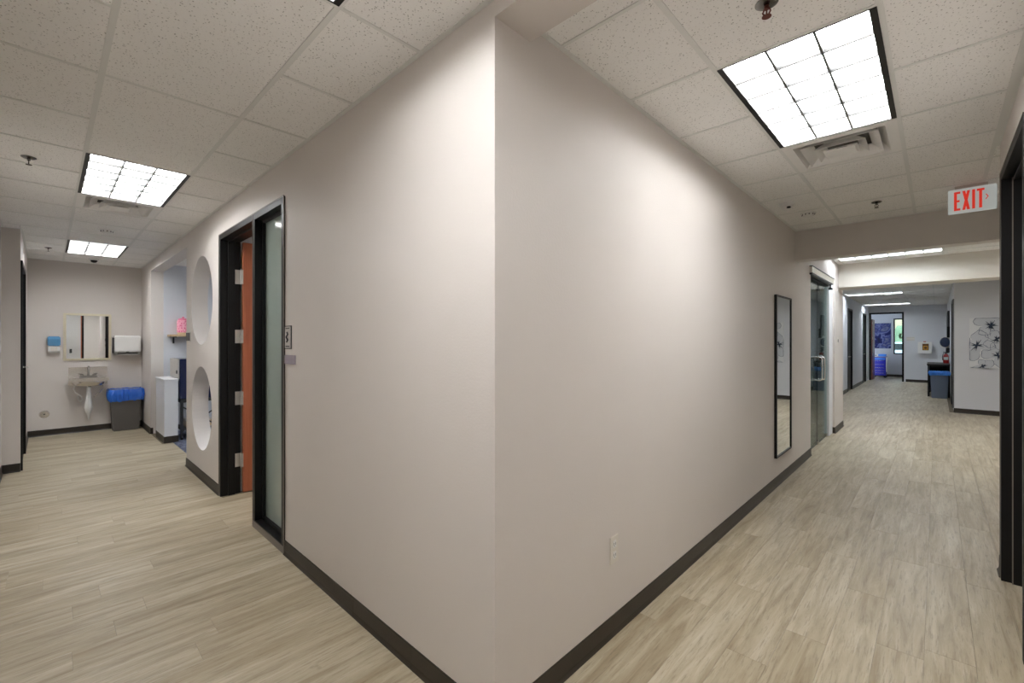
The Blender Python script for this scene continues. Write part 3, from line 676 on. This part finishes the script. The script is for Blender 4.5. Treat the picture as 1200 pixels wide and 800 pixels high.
def detector(x, y, label):
    r = thing('smoke_detector', (x, y, H), label, 'smoke detector', 'round ceiling detectors')
    MB().lathe([(0.068, 0), (0.07, -0.004), (0.066, -0.010)], x, y, H, 'z', 32).build('base', M['white_pl'], r, smooth=True)
    MB().lathe([(0.054, -0.010), (0.054, -0.024), (0.048, -0.034), (0.03, -0.040)], x, y, H, 'z', 32).build('cover', M['white_pl'], r, smooth=True)
    m = MB()
    for k in range(10):
        a = 2*PI*k/10; m.tube([(x+0.0535*math.cos(a), y+0.0535*math.sin(a), H-0.013), (x+0.0535*math.cos(a), y+0.0535*math.sin(a), H-0.023)], 0.006, 6)
    stuff(m.build('vents', M['dark'], r))
detector(-5.92, -0.70, 'round white smoke detector between the two left corridor lights')
detector(0.275, 4.24, 'round white smoke detector near the beam in the right corridor')
def dome(x, y, label, mb, spot):
    r = thing('security_camera', (x, y, H), label, 'camera')
    MB().lathe([(0.062, 0), (0.064, -0.010), (0.058, -0.026)], x, y, H, 'z', 32).build('housing', M[mb], r, smooth=True)
    MB().lathe([(0.044, -0.026), (0.040, -0.044), (0.028, -0.058), (0.01, -0.064)], x, y, H, 'z', 24).build('dome', M[spot], r, smooth=True)
dome(0.19, 3.72, 'white dome camera with black lens on the ceiling near the right wall', 'white_pl', 'white_pl')
MB().lathe([(0.0, 0.0), (0.016, 0.002), (0.018, 0.010), (0.015, 0.016)], 0.215, 3.685, H-0.056, 'z', 16).build('lens', M['black'], bpy.data.objects['security_camera'])
dome(-8.56, -0.67, 'small black dome camera on the ceiling above the sink mirror', 'white_pl', 'black')

# exit sign
ex = thing('exit_sign', (1.45, 4.2, 2.63), 'white exit sign with red letters and right chevron', 'sign')
X0, X1, Z0, Z1, YY = 1.305, 1.592, 2.632, 2.838, 4.2
box('sign_plate', M['exit_face'], X0, YY-0.012, Z0, X1, YY+0.012, Z1, ex, bevel=0.004)
box('ceiling_mount', M['steel'], X0+0.04, YY-0.022, Z1-0.002, X1-0.05, YY+0.022, H-0.001, ex)
m = MB(); zb, zt = Z0+0.024, Z1-0.022; lw_ = 0.0175; hh = zt-zb
def bx(a, b, c, d): m.box(a, YY-0.015, b, c, YY-0.0118, d)
x = X0+0.036; W = 0.038
bx(x, zb, x+lw_, zt); bx(x+lw_, zb, x+W, zb+lw_); bx(x+lw_, zt-lw_, x+W, zt); bx(x+lw_, zb+hh/2-lw_/2, x+W-0.004, zb+hh/2+lw_/2)
x += W+0.012; W2 = 0.046
for (a, b) in (((x, zb), (x+W2-lw_, zt)), ((x+W2-lw_, zb), (x, zt))):
    m.prism([(a[0], a[1]), (a[0]+lw_, a[1]), (b[0]+lw_, b[1]), (b[0], b[1])], 'y', YY-0.015-(0.0002 if b[0] == x else 0), YY-0.0118)
x += W2+0.012; bx(x, zb, x+lw_, zt); x += lw_+0.010
bx(x, zt-lw_, x+0.044, zt); bx(x+0.022-lw_/2, zb, x+0.022+lw_/2, zt-lw_)
m.build('letters', M['red'], ex)
m = MB(); x += 0.049; zc = (zb+zt)/2+0.006
m.prism([(x, zc+0.022), (x+0.006, zc+0.022), (x+0.019, zc), (x+0.013, zc)], 'y', YY-0.015, YY-0.0118); m.prism([(x+0.013, zc), (x+0.019, zc), (x+0.006, zc-0.022), (x, zc-0.022)], 'y', YY-0.015, YY-0.0118)
m.build('chevron', M['red'], ex)

# ================================================================== CORRIDOR WALL FITTINGS
# outlet
r = thing('wall_outlet', (0, 0.873, 0.444), 'ivory duplex power outlet low on the right-hand wall', 'outlet')
box('face_plate', M['ivory_pl'], 0, 0.833, 0.372, 0.006, 0.913, 0.516, r, bevel=0.002)
for zc in (0.415, 0.473):
    o = box('receptacle', M['white_pl'], 0.006, 0.857, zc-0.019, 0.008, 0.889, zc+0.019, r, bevel=0.0006)
    m = MB(); m.box(0.0079, 0.864, zc-0.006, 0.0083, 0.867, zc+0.008); m.box(0.0079, 0.879, zc-0.006, 0.0083, 0.882, zc+0.008); m.box(0.0079, 0.871, zc-0.014, 0.0083, 0.875, zc-0.010); m.build('slots', M['slot'], o)
# tall mirror
r = thing('tall_mirror', (0, 4.41, 0.31), 'tall narrow wall mirror with thin black frame', 'mirror')
Ya, Yb, Za, Zb = 4.08, 4.74, 0.31, 2.03; m = MB(); fwd = 0.016
m.box(0.0, Ya, Za, 0.025, Ya+fwd, Zb); m.box(0.0, Yb-fwd, Za, 0.025, Yb, Zb); m.box(0.0, Ya+fwd, Za, 0.025, Yb-fwd, Za+fwd); m.box(0.0, Ya+fwd, Zb-fwd, 0.025, Yb-fwd, Zb); m.build('mirror_frame', M['black'], r)
box('mirror_glass', M['mirror'], 0.002, Ya+fwd, Za+fwd, 0.016, Yb-fwd, Zb-fwd, r)
# switch right of glass doors
r = thing('light_switch', (0, 8.18, 1.55), 'small ivory switch plate on the narrow wall right of glass doors', 'switch')
box('face_plate', M['ivory_pl'], 0, 8.14, 1.48, 0.006, 8.22, 1.61, r, bevel=0.002); box('toggle', M['slot'], 0.006, 8.17, 1.52, 0.012, 8.19, 1.57, r)
# control plate and sign next to the sidelight
r = thing('control_plate', (-2.12, 0, 1.57), 'steel rectangular control plate with dark border right of the sidelight', 'switch')
box('back_plate', M['dark'], -2.176, -0.004, 1.485, -2.058, 0, 1.652, r); box('face_plate', M['satin'], -2.170, -0.007, 1.492, -2.070, -0.004, 1.645, r)
m = MB(); m.tube([(-2.13, -0.009, 1.535), (-2.105, -0.012, 1.55), (-2.13, -0.013, 1.57), (-2.105, -0.012, 1.59), (-2.125, -0.009, 1.605)], 0.005, 8); m.box(-2.155, -0.0085, 1.500, -2.085, -0.0069, 1.508); m.box(-2.155, -0.0085, 1.630, -2.085, -0.0069, 1.637); m.build('keyed_switch', M['dark'], r)
r = thing('room_sign', (-2.08, 0, 1.41), 'small lilac-grey acrylic room sign below the control plate', 'sign')
box('sign_plate', M['lilac'], -2.178, -0.008, 1.378, -1.985, 0, 1.442, r, bevel=0.0015); box('end_cap', M['slot'], -2.184, -0.010, 1.380, -2.176, 0, 1.440, r)
r = thing('door_plate', (-5.36, 0, 1.59), 'small dark grey plate on the partition edge beside the shelf', 'switch')
box('face_plate', M['satin'], -5.478, -0.006, 1.535, -5.235, 0, 1.652, r); box('inset', M['dark'], -5.45, -0.010, 1.545, -5.262, -0.006, 1.642, r)

# ================================================================== SINK WALL
sx = -9.25
r = thing('wall_mirror', (sx, -0.71, 1.218), 'square wall mirror with champagne gold frame above the sink', 'mirror')
y0, y1, z0, z1 = -1.005, -0.412, 1.212, 2.005; m = MB(); fr = 0.034
m.box(sx, y0, z0, sx+0.03, y0+fr, z1); m.box(sx, y1-fr, z0, sx+0.03, y1, z1); m.box(sx, y0+fr, z0, sx+0.03, y1-fr, z0+fr); m.box(sx, y0+fr, z1-fr, sx+0.03, y1-fr, z1); m.build('mirror_frame', M['gold'], r, bevel=0.005)
box('mirror_glass', M['mirror'], sx+0.002, y0+fr, z0+fr, sx+0.015, y1-fr, z1-fr, r)
# soap
r = thing('soap_dispenser', (sx, -1.11, 1.35), 'white soap dispenser with translucent blue top left of the mirror', 'dispenser')
MB().prism([(sx, 1.345), (sx+0.06, 1.345), (sx+0.10, 1.37), (sx+0.11, 1.46), (sx, 1.46)], 'y', -1.18, -1.045).build('body', M['white_pl'], r, bevel=0.008)
MB().prism([(sx, 1.46), (sx+0.115, 1.46), (sx+0.115, 1.57), (sx+0.09, 1.615), (sx, 1.62)], 'y', -1.187, -1.038).build('tank', M['soap_blue'], r, bevel=0.012)
box('push_bar', M['ivory_pl'], sx+0.105, -1.15, 1.38, sx+0.118, -1.075, 1.44, r, bevel=0.003)
# towel dispenser
r = thing('towel_dispenser', (sx, -0.20, 1.3), 'white paper towel dispenser right of the sink mirror', 'dispenser')
MB().prism([(sx, 1.325), (sx+0.19, 1.325), (sx+0.225, 1.36), (sx+0.225, 1.60), (sx+0.18, 1.638), (sx, 1.638)], 'y', -0.385, -0.035).build('cover', M['white_pl'], r, bevel=0.010)
MB().prism([(sx, 1.295), (sx+0.16, 1.295), (sx+0.19, 1.325), (sx, 1.325)], 'y', -0.375, -0.045).build('lower_tray', M['white_pl'], r, bevel=0.004)
box('towel_slot', M['slot'], sx+0.1, -0.345, 1.318, sx+0.227, -0.075, 1.336, r); box('sensor_window', M['slot'], sx+0.2255, -0.235, 1.345, sx+0.228, -0.195, 1.356, r)
m = MB(); m.box(sx, -0.400, 1.33, sx+0.16, -0.385, 1.60); m.build('side_hinge', M['dark'], r)
# sink
r = thing('hand_sink', (sx, -0.70, 0.75), 'wall-mounted stainless hand sink with faucet and white trap cover', 'sink')
ya, yb = -0.945, -0.465
m = MB(); m.box(sx, ya, 0.80, sx+0.012, yb, 1.10); m.box(sx, ya, 1.088, sx+0.04, yb, 1.10); m.build('backsplash', M['steel'], r, bevel=0.002)
m = MB(); X1_ = sx+0.37; zt = 0.925; zr = 0.875; yi0, yi1, xi0, xi1 = ya+0.05, yb-0.05, sx+0.11, X1_-0.04
# rim as four boxes around the bowl
m.box(sx+0.012, ya, zr, xi0, yb, zt); m.box(xi1, ya, zr, X1_, yb, zt); m.box(xi0, ya, zr, xi1, yi0, zt); m.box(xi0, yi1, zr, xi1, yb, zt)
m.build('rim', M['steel'], r, bevel=0.008)
m = MB(); zb = 0.79; cx, cy = (xi0+xi1)/2, (ya+yb)/2
def loop(a, b, z, n=20): return [(cx+a*math.copysign(abs(math.cos(2*PI*i/n))**0.6, math.cos(2*PI*i/n)), cy+b*math.copysign(abs(math.sin(2*PI*i/n))**0.6, math.sin(2*PI*i/n)), z) for i in range(n)]
A, B = (xi1-xi0)/2+0.012, (yi1-yi0)/2+0.012; L_ = []
for a, b, z in ((A, B, 0.90), (A, B, 0.86), (A*0.93, B*0.93, 0.82), (A*0.7, B*0.75, zb), (0.03, 0.03, zb-0.006)): L_.append([m.bm.verts.new(p) for p in loop(a, b, z)])
for i in range(len(L_)-1):
    for q in range(20): m.bm.faces.new([L_[i][q], L_[i][(q+1) % 20], L_[i+1][(q+1) % 20], L_[i+1][q]])
m.bm.faces.new(L_[-1]); m.build('bowl', M['steel'], r, smooth=True)
m = MB(); fx = sx+0.06; m.box(fx-0.028, cy-0.105, zt, fx+0.028, cy+0.105, zt+0.028)
for sg in (-1, 1): m.tube([(fx, cy+sg*0.075, zt+0.02), (fx, cy+sg*0.075, zt+0.05)], 0.018); m.tube([(fx, cy+sg*0.075, zt+0.05), (fx+0.04, cy+sg*0.11, zt+0.062)], 0.010)
pts = [(fx, cy, zt+0.02), (fx, cy, zt+0.13)] + [(fx+0.055-0.055*math.cos(a), cy, zt+0.13+0.055*math.sin(a)) for a in (0.5, 1.0, 1.57, 2.1, 2.7)] + [(fx+0.112, cy, zt+0.10)]
m.tube(pts, 0.013, 12); m.build('faucet', M['faucet'], r, smooth=True)
tx = sx+0.20
MB().lathe([(0.027, 0.0), (0.030, -0.10), (0.038, -0.22), (0.050, -0.30), (0.055, -0.36), (0.042, -0.42), (0.018, -0.49), (0.008, -0.56)], tx, cy-0.005, 0.785, 'z', 16).build('trap_cover', M['white_pl'], r, smooth=True)
m = MB(); m.tube([(tx, cy, 0.79), (tx, cy, 0.77)], 0.03); m.build('drain', M['dark'], r)
m = MB(); m.tube([(sx+0.03, ya+0.075, 0.80), (sx+0.05, ya+0.065, 0.74), (sx+0.09, ya+0.085, 0.68), (sx+0.11, ya+0.15, 0.62), (sx+0.10, ya+0.17, 0.56), (sx+0.08, ya+0.14, 0.525), (sx+0.06, ya+0.115, 0.56), (sx+0.02, ya+0.115, 0.60), (sx, ya+0.115, 0.61)], 0.010, 8); m.build('supply_hose', M['white_pl'], r, smooth=True)
m = MB(); m.tube([(sx+0.04, yb-0.06, 0.80), (sx+0.06, yb-0.05, 0.74), (sx+0.07, yb-0.10, 0.66), (sx+0.05, yb-0.16, 0.585), (sx, yb-0.165, 0.585)], 0.008, 8); m.tube([(sx, yb-0.165, 0.585), (sx+0.07, yb-0.165, 0.585)], 0.014, 8); m.tube([(sx+0.05, yb-0.15, 0.60), (sx+0.06, yb-0.10, 0.655)], 0.013, 8); m.build('supply_valve', M['steel'], r, smooth=True)
# cleanout cover
r = thing('cleanout_cover', (sx, -1.222, 0.352), 'round steel pipe cover plate low on the sink wall', 'cover plate')
MB().lathe([(0.062, 0), (0.060, 0.004), (0.050, 0.006), (0.0, 0.007)], sx, -1.222, 0.352, 'x', 28).build('disc', M['steel'], r); MB().lathe([(0.010, 0.006), (0.008, 0.010)], sx, -1.222, 0.352, 'x', 12).build('screw', M['dark'], r)
# bin builder
def bin_(loc, wx, wy, h, mb, liner_mat, drop, label, taper=0.85):
    x, y, z = loc; r = thing('waste_bin', loc, label, 'bin')
    m = MB(); a, b = wx/2, wy/2; t = taper
    m.hexa([(x-a*t,y-b*t,z),(x+a*t,y-b*t,z),(x+a*t,y+b*t,z),(x-a*t,y+b*t,z)], [(x-a,y-b,z+h),(x+a,y-b,z+h),(x+a,y+b,z+h),(x-a,y+b,z+h)])
    m.build('bin_body', M[mb], r, bevel=0.012)
    m = MB(); n = 72; rows = []
    def pt(i, off, zz):
        s_ = 2*PI*i/n; c_, q = math.cos(s_), math.sin(s_); k = max(abs(c_)/(a+off), abs(q)/(b+off)); return (x+c_/k*0.995, y+q/k*0.995, zz)
    rnd = random.Random(5)
    hem = [rnd.uniform(-0.012, 0.012) for _ in range(n)]; fold = [0.004*math.sin(i*2.3)+rnd.uniform(0, 0.007) for i in range(n)]
    for (off, zz, w_) in ((-0.02, h-0.05, 0), (-0.004, h+0.006, 0.6), (0.008, h+0.014, 1), (0.020, h-0.01, 1.6), (0.024, h-drop*0.5, 2.2), (0.012, h-drop, 1.5)):
        rows.append([m.bm.verts.new(pt(i, off+fold[i]*w_, z+zz+(hem[i] if zz == h-drop else hem[(i*3) % n]*0.4*(w_ > 0)))) for i in range(n)])
    for A_, B_ in zip(rows[:-1], rows[1:]):
        for i in range(n): m.bm.faces.new([A_[i], A_[(i+1) % n], B_[(i+1) % n], B_[i]])
    m.build('bag_liner', liner_mat, r, smooth=True); return r
bin_((-9.03, -0.243, 0), 0.32, 0.41, 0.70, 'grey_bin', M['liner'], 0.19, 'slim dark grey bin with blue bag in the sink corner', 0.84)

# ================================================================== ALCOVE
r = thing('half_wall_cabinet', (-7.53, 0.11, 0), 'white waist-high ledge with black base at the alcove opening', 'ledge')
box('body', M['white_gloss'], -7.90, 0.028, 0.10, -7.17, 0.195, 0.935, r); box('top', M['white_gloss'], -7.905, 0.020, 0.935, -7.16, 0.20, 0.962, r, bevel=0.003); box('plinth', M['base'], -7.89, 0.022, 0, -7.165, 0.20, 0.10, r)
r = thing('office_machine', (-7.5, 0.55, 0), 'tall navy machine with silver side on dark wheeled stand behind the ledge', 'machine')
box('body', M['navy'], -7.90, 0.225, 0.64, -7.23, 0.85, 1.262, r, bevel=0.01)
box('side_panel', M['satin'], -7.885, 0.206, 0.964, -7.245, 0.226, 1.262, r, bevel=0.003)
m = MB(); m.lathe([(0.03, 0), (0.028, -0.01)], -7.32, 0.207, 1.06, 'y', 14); m.build('knob', M['dark'], r)
m = MB(); m.box(-7.86, 0.24, 0.58, -7.25, 0.83, 0.64)
m.build('tray', M['dark'], r)
for i, (a, b) in enumerate(((-7.84, 0.26), (-7.28, 0.26), (-7.84, 0.80), (-7.28, 0.80))):
    l = box('leg', M['dark'], a-0.018, b-0.018, 0.06, a+0.018, b+0.018, 0.58, r)
    MB().lathe([(0.03, -0.012), (0.03, 0.012)], a, b, 0.031, 'y', 14).build('caster', M['rubber'], l)
m = MB(); m.tube([(-7.28, 0.26, 0.12), (-7.28, 0.80, 0.52)], 0.010, 8); m.tube([(-7.28, 0.26, 0.52), (-7.28, 0.80, 0.12)], 0.010, 8); m.build('cross_brace', M['dark'], r)
box('lower_shelf', M['dark'], -7.84, 0.26, 0.14, -7.28, 0.80, 0.16, r)
r = thing('storage_box', (-7.55, 0.5, 0.161), 'small beige box on the lower shelf of the wheeled stand', 'box'); box('carton', M['shelf_wood'], -7.75, 0.35, 0.161, -7.36, 0.68, 0.26, r); box('lid', M['ivory_pl'], -7.755, 0.345, 0.26, -7.355, 0.685, 0.275, r)
r = thing('wall_shelf', (-8.19, 0.6, 1.6), 'pale oak wall shelf inside the alcove', 'shelf')
box('shelf_board', M['shelf_wood'], -8.19, 0.215, 1.615, -7.95, 1.05, 1.65, r, bevel=0.002)
for yy in (0.30, 0.95): box('bracket', M['dark'], -8.19, yy-0.012, 1.50, -8.175, yy+0.012, 1.615, r); box('bracket_arm', M['dark'], -8.175, yy-0.012, 1.600, -7.98, yy+0.012, 1.615, r)
r = thing('pink_canister', (-8.07, 0.40, 1.65), 'pink patterned canister with lid on the oak shelf', 'canister')
MB().lathe([(0.080, 0.0), (0.082, 0.03), (0.082, 0.035)], -8.07, 0.415, 1.65, 'z', 24).build('tray', M['shelf_wood'], r, smooth=True)
MB().lathe([(0.085, 0.035), (0.087, 0.05), (0.087, 0.23), (0.078, 0.245)], -8.07, 0.415, 1.65, 'z', 28).build('body', M['pinkpat'], r, smooth=True)
MB().lathe([(0.070, 0.245), (0.072, 0.265), (0.050, 0.275), (0.018, 0.28), (0.016, 0.30), (0.006, 0.305)], -8.07, 0.415, 1.65, 'z', 24).build('lid', M['pink'], r, smooth=True)

# ================================================================== RIGHT CORRIDOR, FAR THINGS
# flower canvas
r = thing('flower_canvas', (2.15, 12.27, 0.975), 'frameless white canvas with grey-blue ink flowers', 'painting')
box('canvas', M['canvas'], 1.73, 12.268, 0.975, 2.60, 12.296, 2.02, r)
washes = MB()
cl = lambda v, a, b: min(max(v, a), b)
def flower(cx, cz, R, n, rot, petals, core, lay):
    for k in range(n):
        a = rot + 2*PI*k/n + 0.25*math.sin(k*2.7+rot*5); rr = R*(0.8+0.3*abs(math.sin(k*1.9+rot*3))); w_ = rr*0.44; pts = []
        for i in range(19):
            t = i/18*2*PI; u = rr*0.52*(1-math.cos(t))*(1+0.05*math.sin(5*t+k)); v = w_*math.sin(t)*(0.6+0.4*math.sin(t/2)) * (1+0.12*math.cos(4*t+k*2))
            X, Z = cx+u*math.cos(a)-v*math.sin(a), cz+u*math.sin(a)+v*math.cos(a)
            pts.append((cl(X, 1.735, 2.595), 12.2665, cl(Z, 0.98, 2.015)))
        yv = 12.2676 - 0.00012*(lay*5+k)
        vs = [washes.bm.verts.new((p[0], yv, p[2])) for p in pts[:-1]]; cv = washes.bm.verts.new((cl(cx+rr*0.5*math.cos(a), 1.735, 2.595), yv, cl(cz+rr*0.5*math.sin(a), 0.98, 2.015)))
        for i in range(18): washes.bm.faces.new([vs[i], vs[(i+1) % 18], cv])
        petals.tube(pts[4:15], [0.0015, 0.003, 0.0045, 0.003, 0.005, 0.006, 0.004, 0.003, 0.0045, 0.003, 0.0015], 4)
        for q in (-0.25, 0.05, 0.3):
            aa = a+q; e_ = rr*(0.22+0.30*abs(math.sin(k*3.1+q*9)))
            core.tube([(cx, 12.2655, cz), (cl(cx+e_*math.cos(aa), 1.735, 2.595), 12.2655, cl(cz+e_*math.sin(aa), 0.98, 2.015))], [0.012, 0.0015], 4)
p1, p2 = MB(), MB()
for q, (cx, cz, R, n, rot) in enumerate(((2.04, 1.86, 0.26, 5, 0.1), (1.84, 1.45, 0.30, 4, 1.3), (2.12, 1.58, 0.20, 4, 0.5), (2.14, 1.24, 0.24, 4, 0.0), (1.92, 1.01, 0.17, 4, 0.4), (2.38, 1.72, 0.24, 5, 0.7), (2.42, 1.25, 0.25, 5, 0.4))):
    flower(cx, cz, R, n, rot, p1, p2, q)
stuff(washes.build('petal_wash', M['ink_wash'], r))
stuff(p1.build('petals', M['ink_soft'], r)); stuff(p2.build('stamens', M['ink'], r))
# counter
r = thing('black_counter', (1.29, 16.0, 0), 'low black counter cabinet against the far right wall', 'counter')
box('top', M['black_counter'], 1.03, 15.72, 0.86, 1.49, 17.2, 0.905, r); box('side_panel', M['black_counter'], 1.045, 15.74, 0.12, 1.07, 17.18, 0.86, r)
box('back_panel', M['black_counter'], 1.07, 17.15, 0.12, 1.485, 17.18, 0.86, r); box('shelf', M['black_counter'], 1.07, 15.95, 0.12, 1.485, 17.15, 0.15, r)
for a in (1.065, 1.465):
    for b in (15.77, 17.15): box('leg', M['black_counter'], a-0.02, b-0.02, 0, a+0.02, b+0.02, 0.12 if a < 1.2 else 0.86, r)
bin_((1.28, 15.48, 0), 0.36, 0.30, 0.71, 'slate_bin', M['lt_blue'], 0.09, 'slate grey bin with light blue rim in front of black counter', 0.86)
# round dispenser
r = thing('round_dispenser', (1.5, 17.0, 1.33), 'white wall dispenser with round dark blue front', 'dispenser')
box('body', M['white_pl'], 1.31, 16.98, 1.34, 1.50, 17.14, 1.66, r, bevel=0.02)
MB().lathe([(0.105, 0), (0.108, -0.02), (0.095, -0.05), (0.0, -0.06)], 1.40, 16.98, 1.4596, 'y', 28).build('front_cover', M['navy_disc'], r, smooth=True).scale = (1, 1, 1.35)
MB().box(1.42, 16.99, 1.20, 1.50, 17.1, 1.34).build('drip_tray', M['dark'], r, bevel=0.008)
# extinguisher
r = thing('fire_extinguisher', (1.43, 16.6, 0.906), 'red fire extinguisher with black hose above the black counter', 'fire extinguisher')
MB().lathe([(0.058, 0), (0.062, 0.012), (0.062, 0.20), (0.045, 0.245), (0.020, 0.262)], 1.42, 16.6, 0.906, 'z', 20).build('cylinder', M['ext_red'], r, smooth=True)
m = MB(); m.tube([(1.42, 16.6, 1.165), (1.42, 16.6, 1.20)], 0.016); m.box(1.36, 16.59, 1.195, 1.47, 16.61, 1.215); m.box(1.36, 16.59, 1.222, 1.45, 16.61, 1.235); m.tube([(1.42, 16.6, 1.19), (1.36, 16.57, 1.17), (1.345, 16.55, 1.08), (1.35, 16.54, 0.99)], 0.009, 8); m.build('valve_and_hose', M['dark'], r)
box('label_band', M['white_pl'], 1.375, 16.535, 1.0, 1.465, 16.539, 1.08, r)
# narrow wall frame
r = thing('wall_monitor', (1.5, 17.6, 1.65), 'thin dark grey panel high on the far right wall', 'panel')
box('panel', M['dark'], 1.455, 16.9, 1.72, 1.499, 18.6, 2.42, r, bevel=0.005); box('side_box', M['black'], 1.44, 16.6, 1.64, 1.499, 16.85, 1.95, r)
# defibrillator box
r = thing('defibrillator_cabinet', (0.91, 21.2, 1.08), 'white wall cabinet holding a yellow defibrillator on the end wall', 'cabinet')
m = MB(); m.box(0.72, 21.05, 1.08, 1.10, 21.2, 1.50); m.build('cabinet_body', M['white_pl'], r, bevel=0.008)
box('door_glass', M['brown'], 0.845, 21.043, 1.20, 1.015, 21.05, 1.44, r); box('device', M['yellow'], 0.865, 21.037, 1.22, 0.995, 21.043, 1.36, r); MB().lathe([(0.045, 0), (0.04, -0.008)], 0.93, 21.037, 1.29, 'y', 16).build('badge', M['brown'], r); box('alarm', M['ext_red'], 0.87, 21.1, 1.50, 0.94, 21.18, 1.53, r)
r = thing('room_sign', (0.51, 21.2, 1.62), 'grey two-line room sign right of the end wall doorway', 'sign')
box('sign_plate', M['satin'], 0.40, 21.188, 1.55, 0.63, 21.2, 1.69, r); box('stripe', M['white_pl'], 0.405, 21.186, 1.61, 0.625, 21.188, 1.63, r)
# abstract canvas
r = thing('abstract_canvas', (-0.5, 23.97, 1.22), 'blue swirling abstract canvas in the far room', 'painting'); box('canvas', M['abstract'], -0.83, 23.965, 1.22, -0.205, 23.99, 2.31, r)
# cart
r = thing('drawer_cart', (-0.46, 23.1, 0), 'deep blue drawer cart on casters in the far room', 'cart')
box('carcass', M['blue_cart'], -0.72, 22.92, 0.10, -0.30, 23.4, 0.86, r, bevel=0.01)
zz = 0.13
for i, hh in enumerate((0.10, 0.10, 0.12, 0.14, 0.16)):
    d = box('drawer', M['blue_cart'], -0.70, 22.90, zz, -0.32, 22.925, zz+hh-0.012, r, bevel=0.004); box('drawer_pull', M['steel'], -0.66, 22.89, zz+hh-0.035, -0.36, 22.90, zz+hh-0.025, d); zz += hh
box('top_drawer', M['lt_blue'], -0.70, 22.90, zz+0.01, -0.32, 22.925, zz+0.075, r)
box('worktop', M['lilac'], -0.73, 22.89, 0.86, -0.28, 23.42, 0.885, r, bevel=0.004); box('side_rail', M['white_pl'], -0.30, 22.93, 0.25, -0.272, 23.38, 0.86, r)
for a in (-0.69, -0.33):
    for b in (22.96, 23.36): MB().lathe([(0.05, -0.015), (0.05, 0.015)], a, b, 0.0505, 'y', 14).build('caster', M['rubber'], r)
r = thing('supply_tray', (-0.42, 23.2, 0.886), 'light blue tray on top of the drawer cart', 'tray'); box('tray_body', M['lt_blue'], -0.56, 23.05, 0.886, -0.30, 23.35, 0.99, r, bevel=0.01)
r = thing('glove_box', (-0.65, 23.15, 0.886), 'small white box on the cart beside the blue tray', 'box'); box('carton', M['white_pl'], -0.71, 23.05, 0.886, -0.59, 23.25, 0.97, r); box('opening', M['slot'], -0.69, 23.048, 0.92, -0.61, 23.051, 0.95, r)
# outside the window
struct(box('floor', M['asphalt'], -12, 24.3, -0.3, 14, 46, -0.1), 'pale asphalt parking area outside the far window', 'ground')
o = box('building', M['stucco'], -8, 40, -0.1, 10, 43, 7.0); tag(o, 'peach stucco building beyond the parking area', 'building')
r = thing('hedge', (1, 36, -0.1), 'green hedge in front of the peach building', 'hedge'); m = MB(); rn = random.Random(3)
for _ in range(260):
    a, b, c = rn.uniform(-3, 4), rn.uniform(35.5, 36.8), rn.uniform(0.15, 2.5); s = rn.uniform(0.2, 0.4)
    m.hexa([(a-s,b-s,c-s*.6),(a+s,b-s*.7,c-s*.7),(a+s*.8,b+s,c-s*.5),(a-s*.9,b+s,c-s*.8)], [(a-s*.5,b-s*.6,c+s*.6),(a+s*.6,b-s*.5,c+s*.7),(a+s*.5,b+s*.5,c+s*.6),(a-s*.6,b+s*.6,c+s*.5)])
stuff(m.build('foliage', M['leaf_green'], r))
r = thing('parked_car', (0.5, 30, -0.1), 'white car parked outside the far window', 'car')
m = MB(); prof = [(-1.9, 0.25), (2.5, 0.25), (2.55, 0.75), (2.3, 0.98), (1.6, 1.05), (0.9, 1.48), (-0.7, 1.48), (-1.5, 1.05), (-1.95, 0.95)]
m.prism([(a+0.3, b) for a, b in prof], 'y', 29.2, 30.9); m.build('body', M['car_white'], r, bevel=0.06)
box('side_window', M['dark'], -0.5, 29.19, 1.08, 1.1, 29.2, 1.40, r)
for a in (-1.0, 2.0): MB().lathe([(0.34, -0.1), (0.34, 0.1)], a, 29.32, 0.245, 'y', 24).build('wheel', M['rubber'], r)
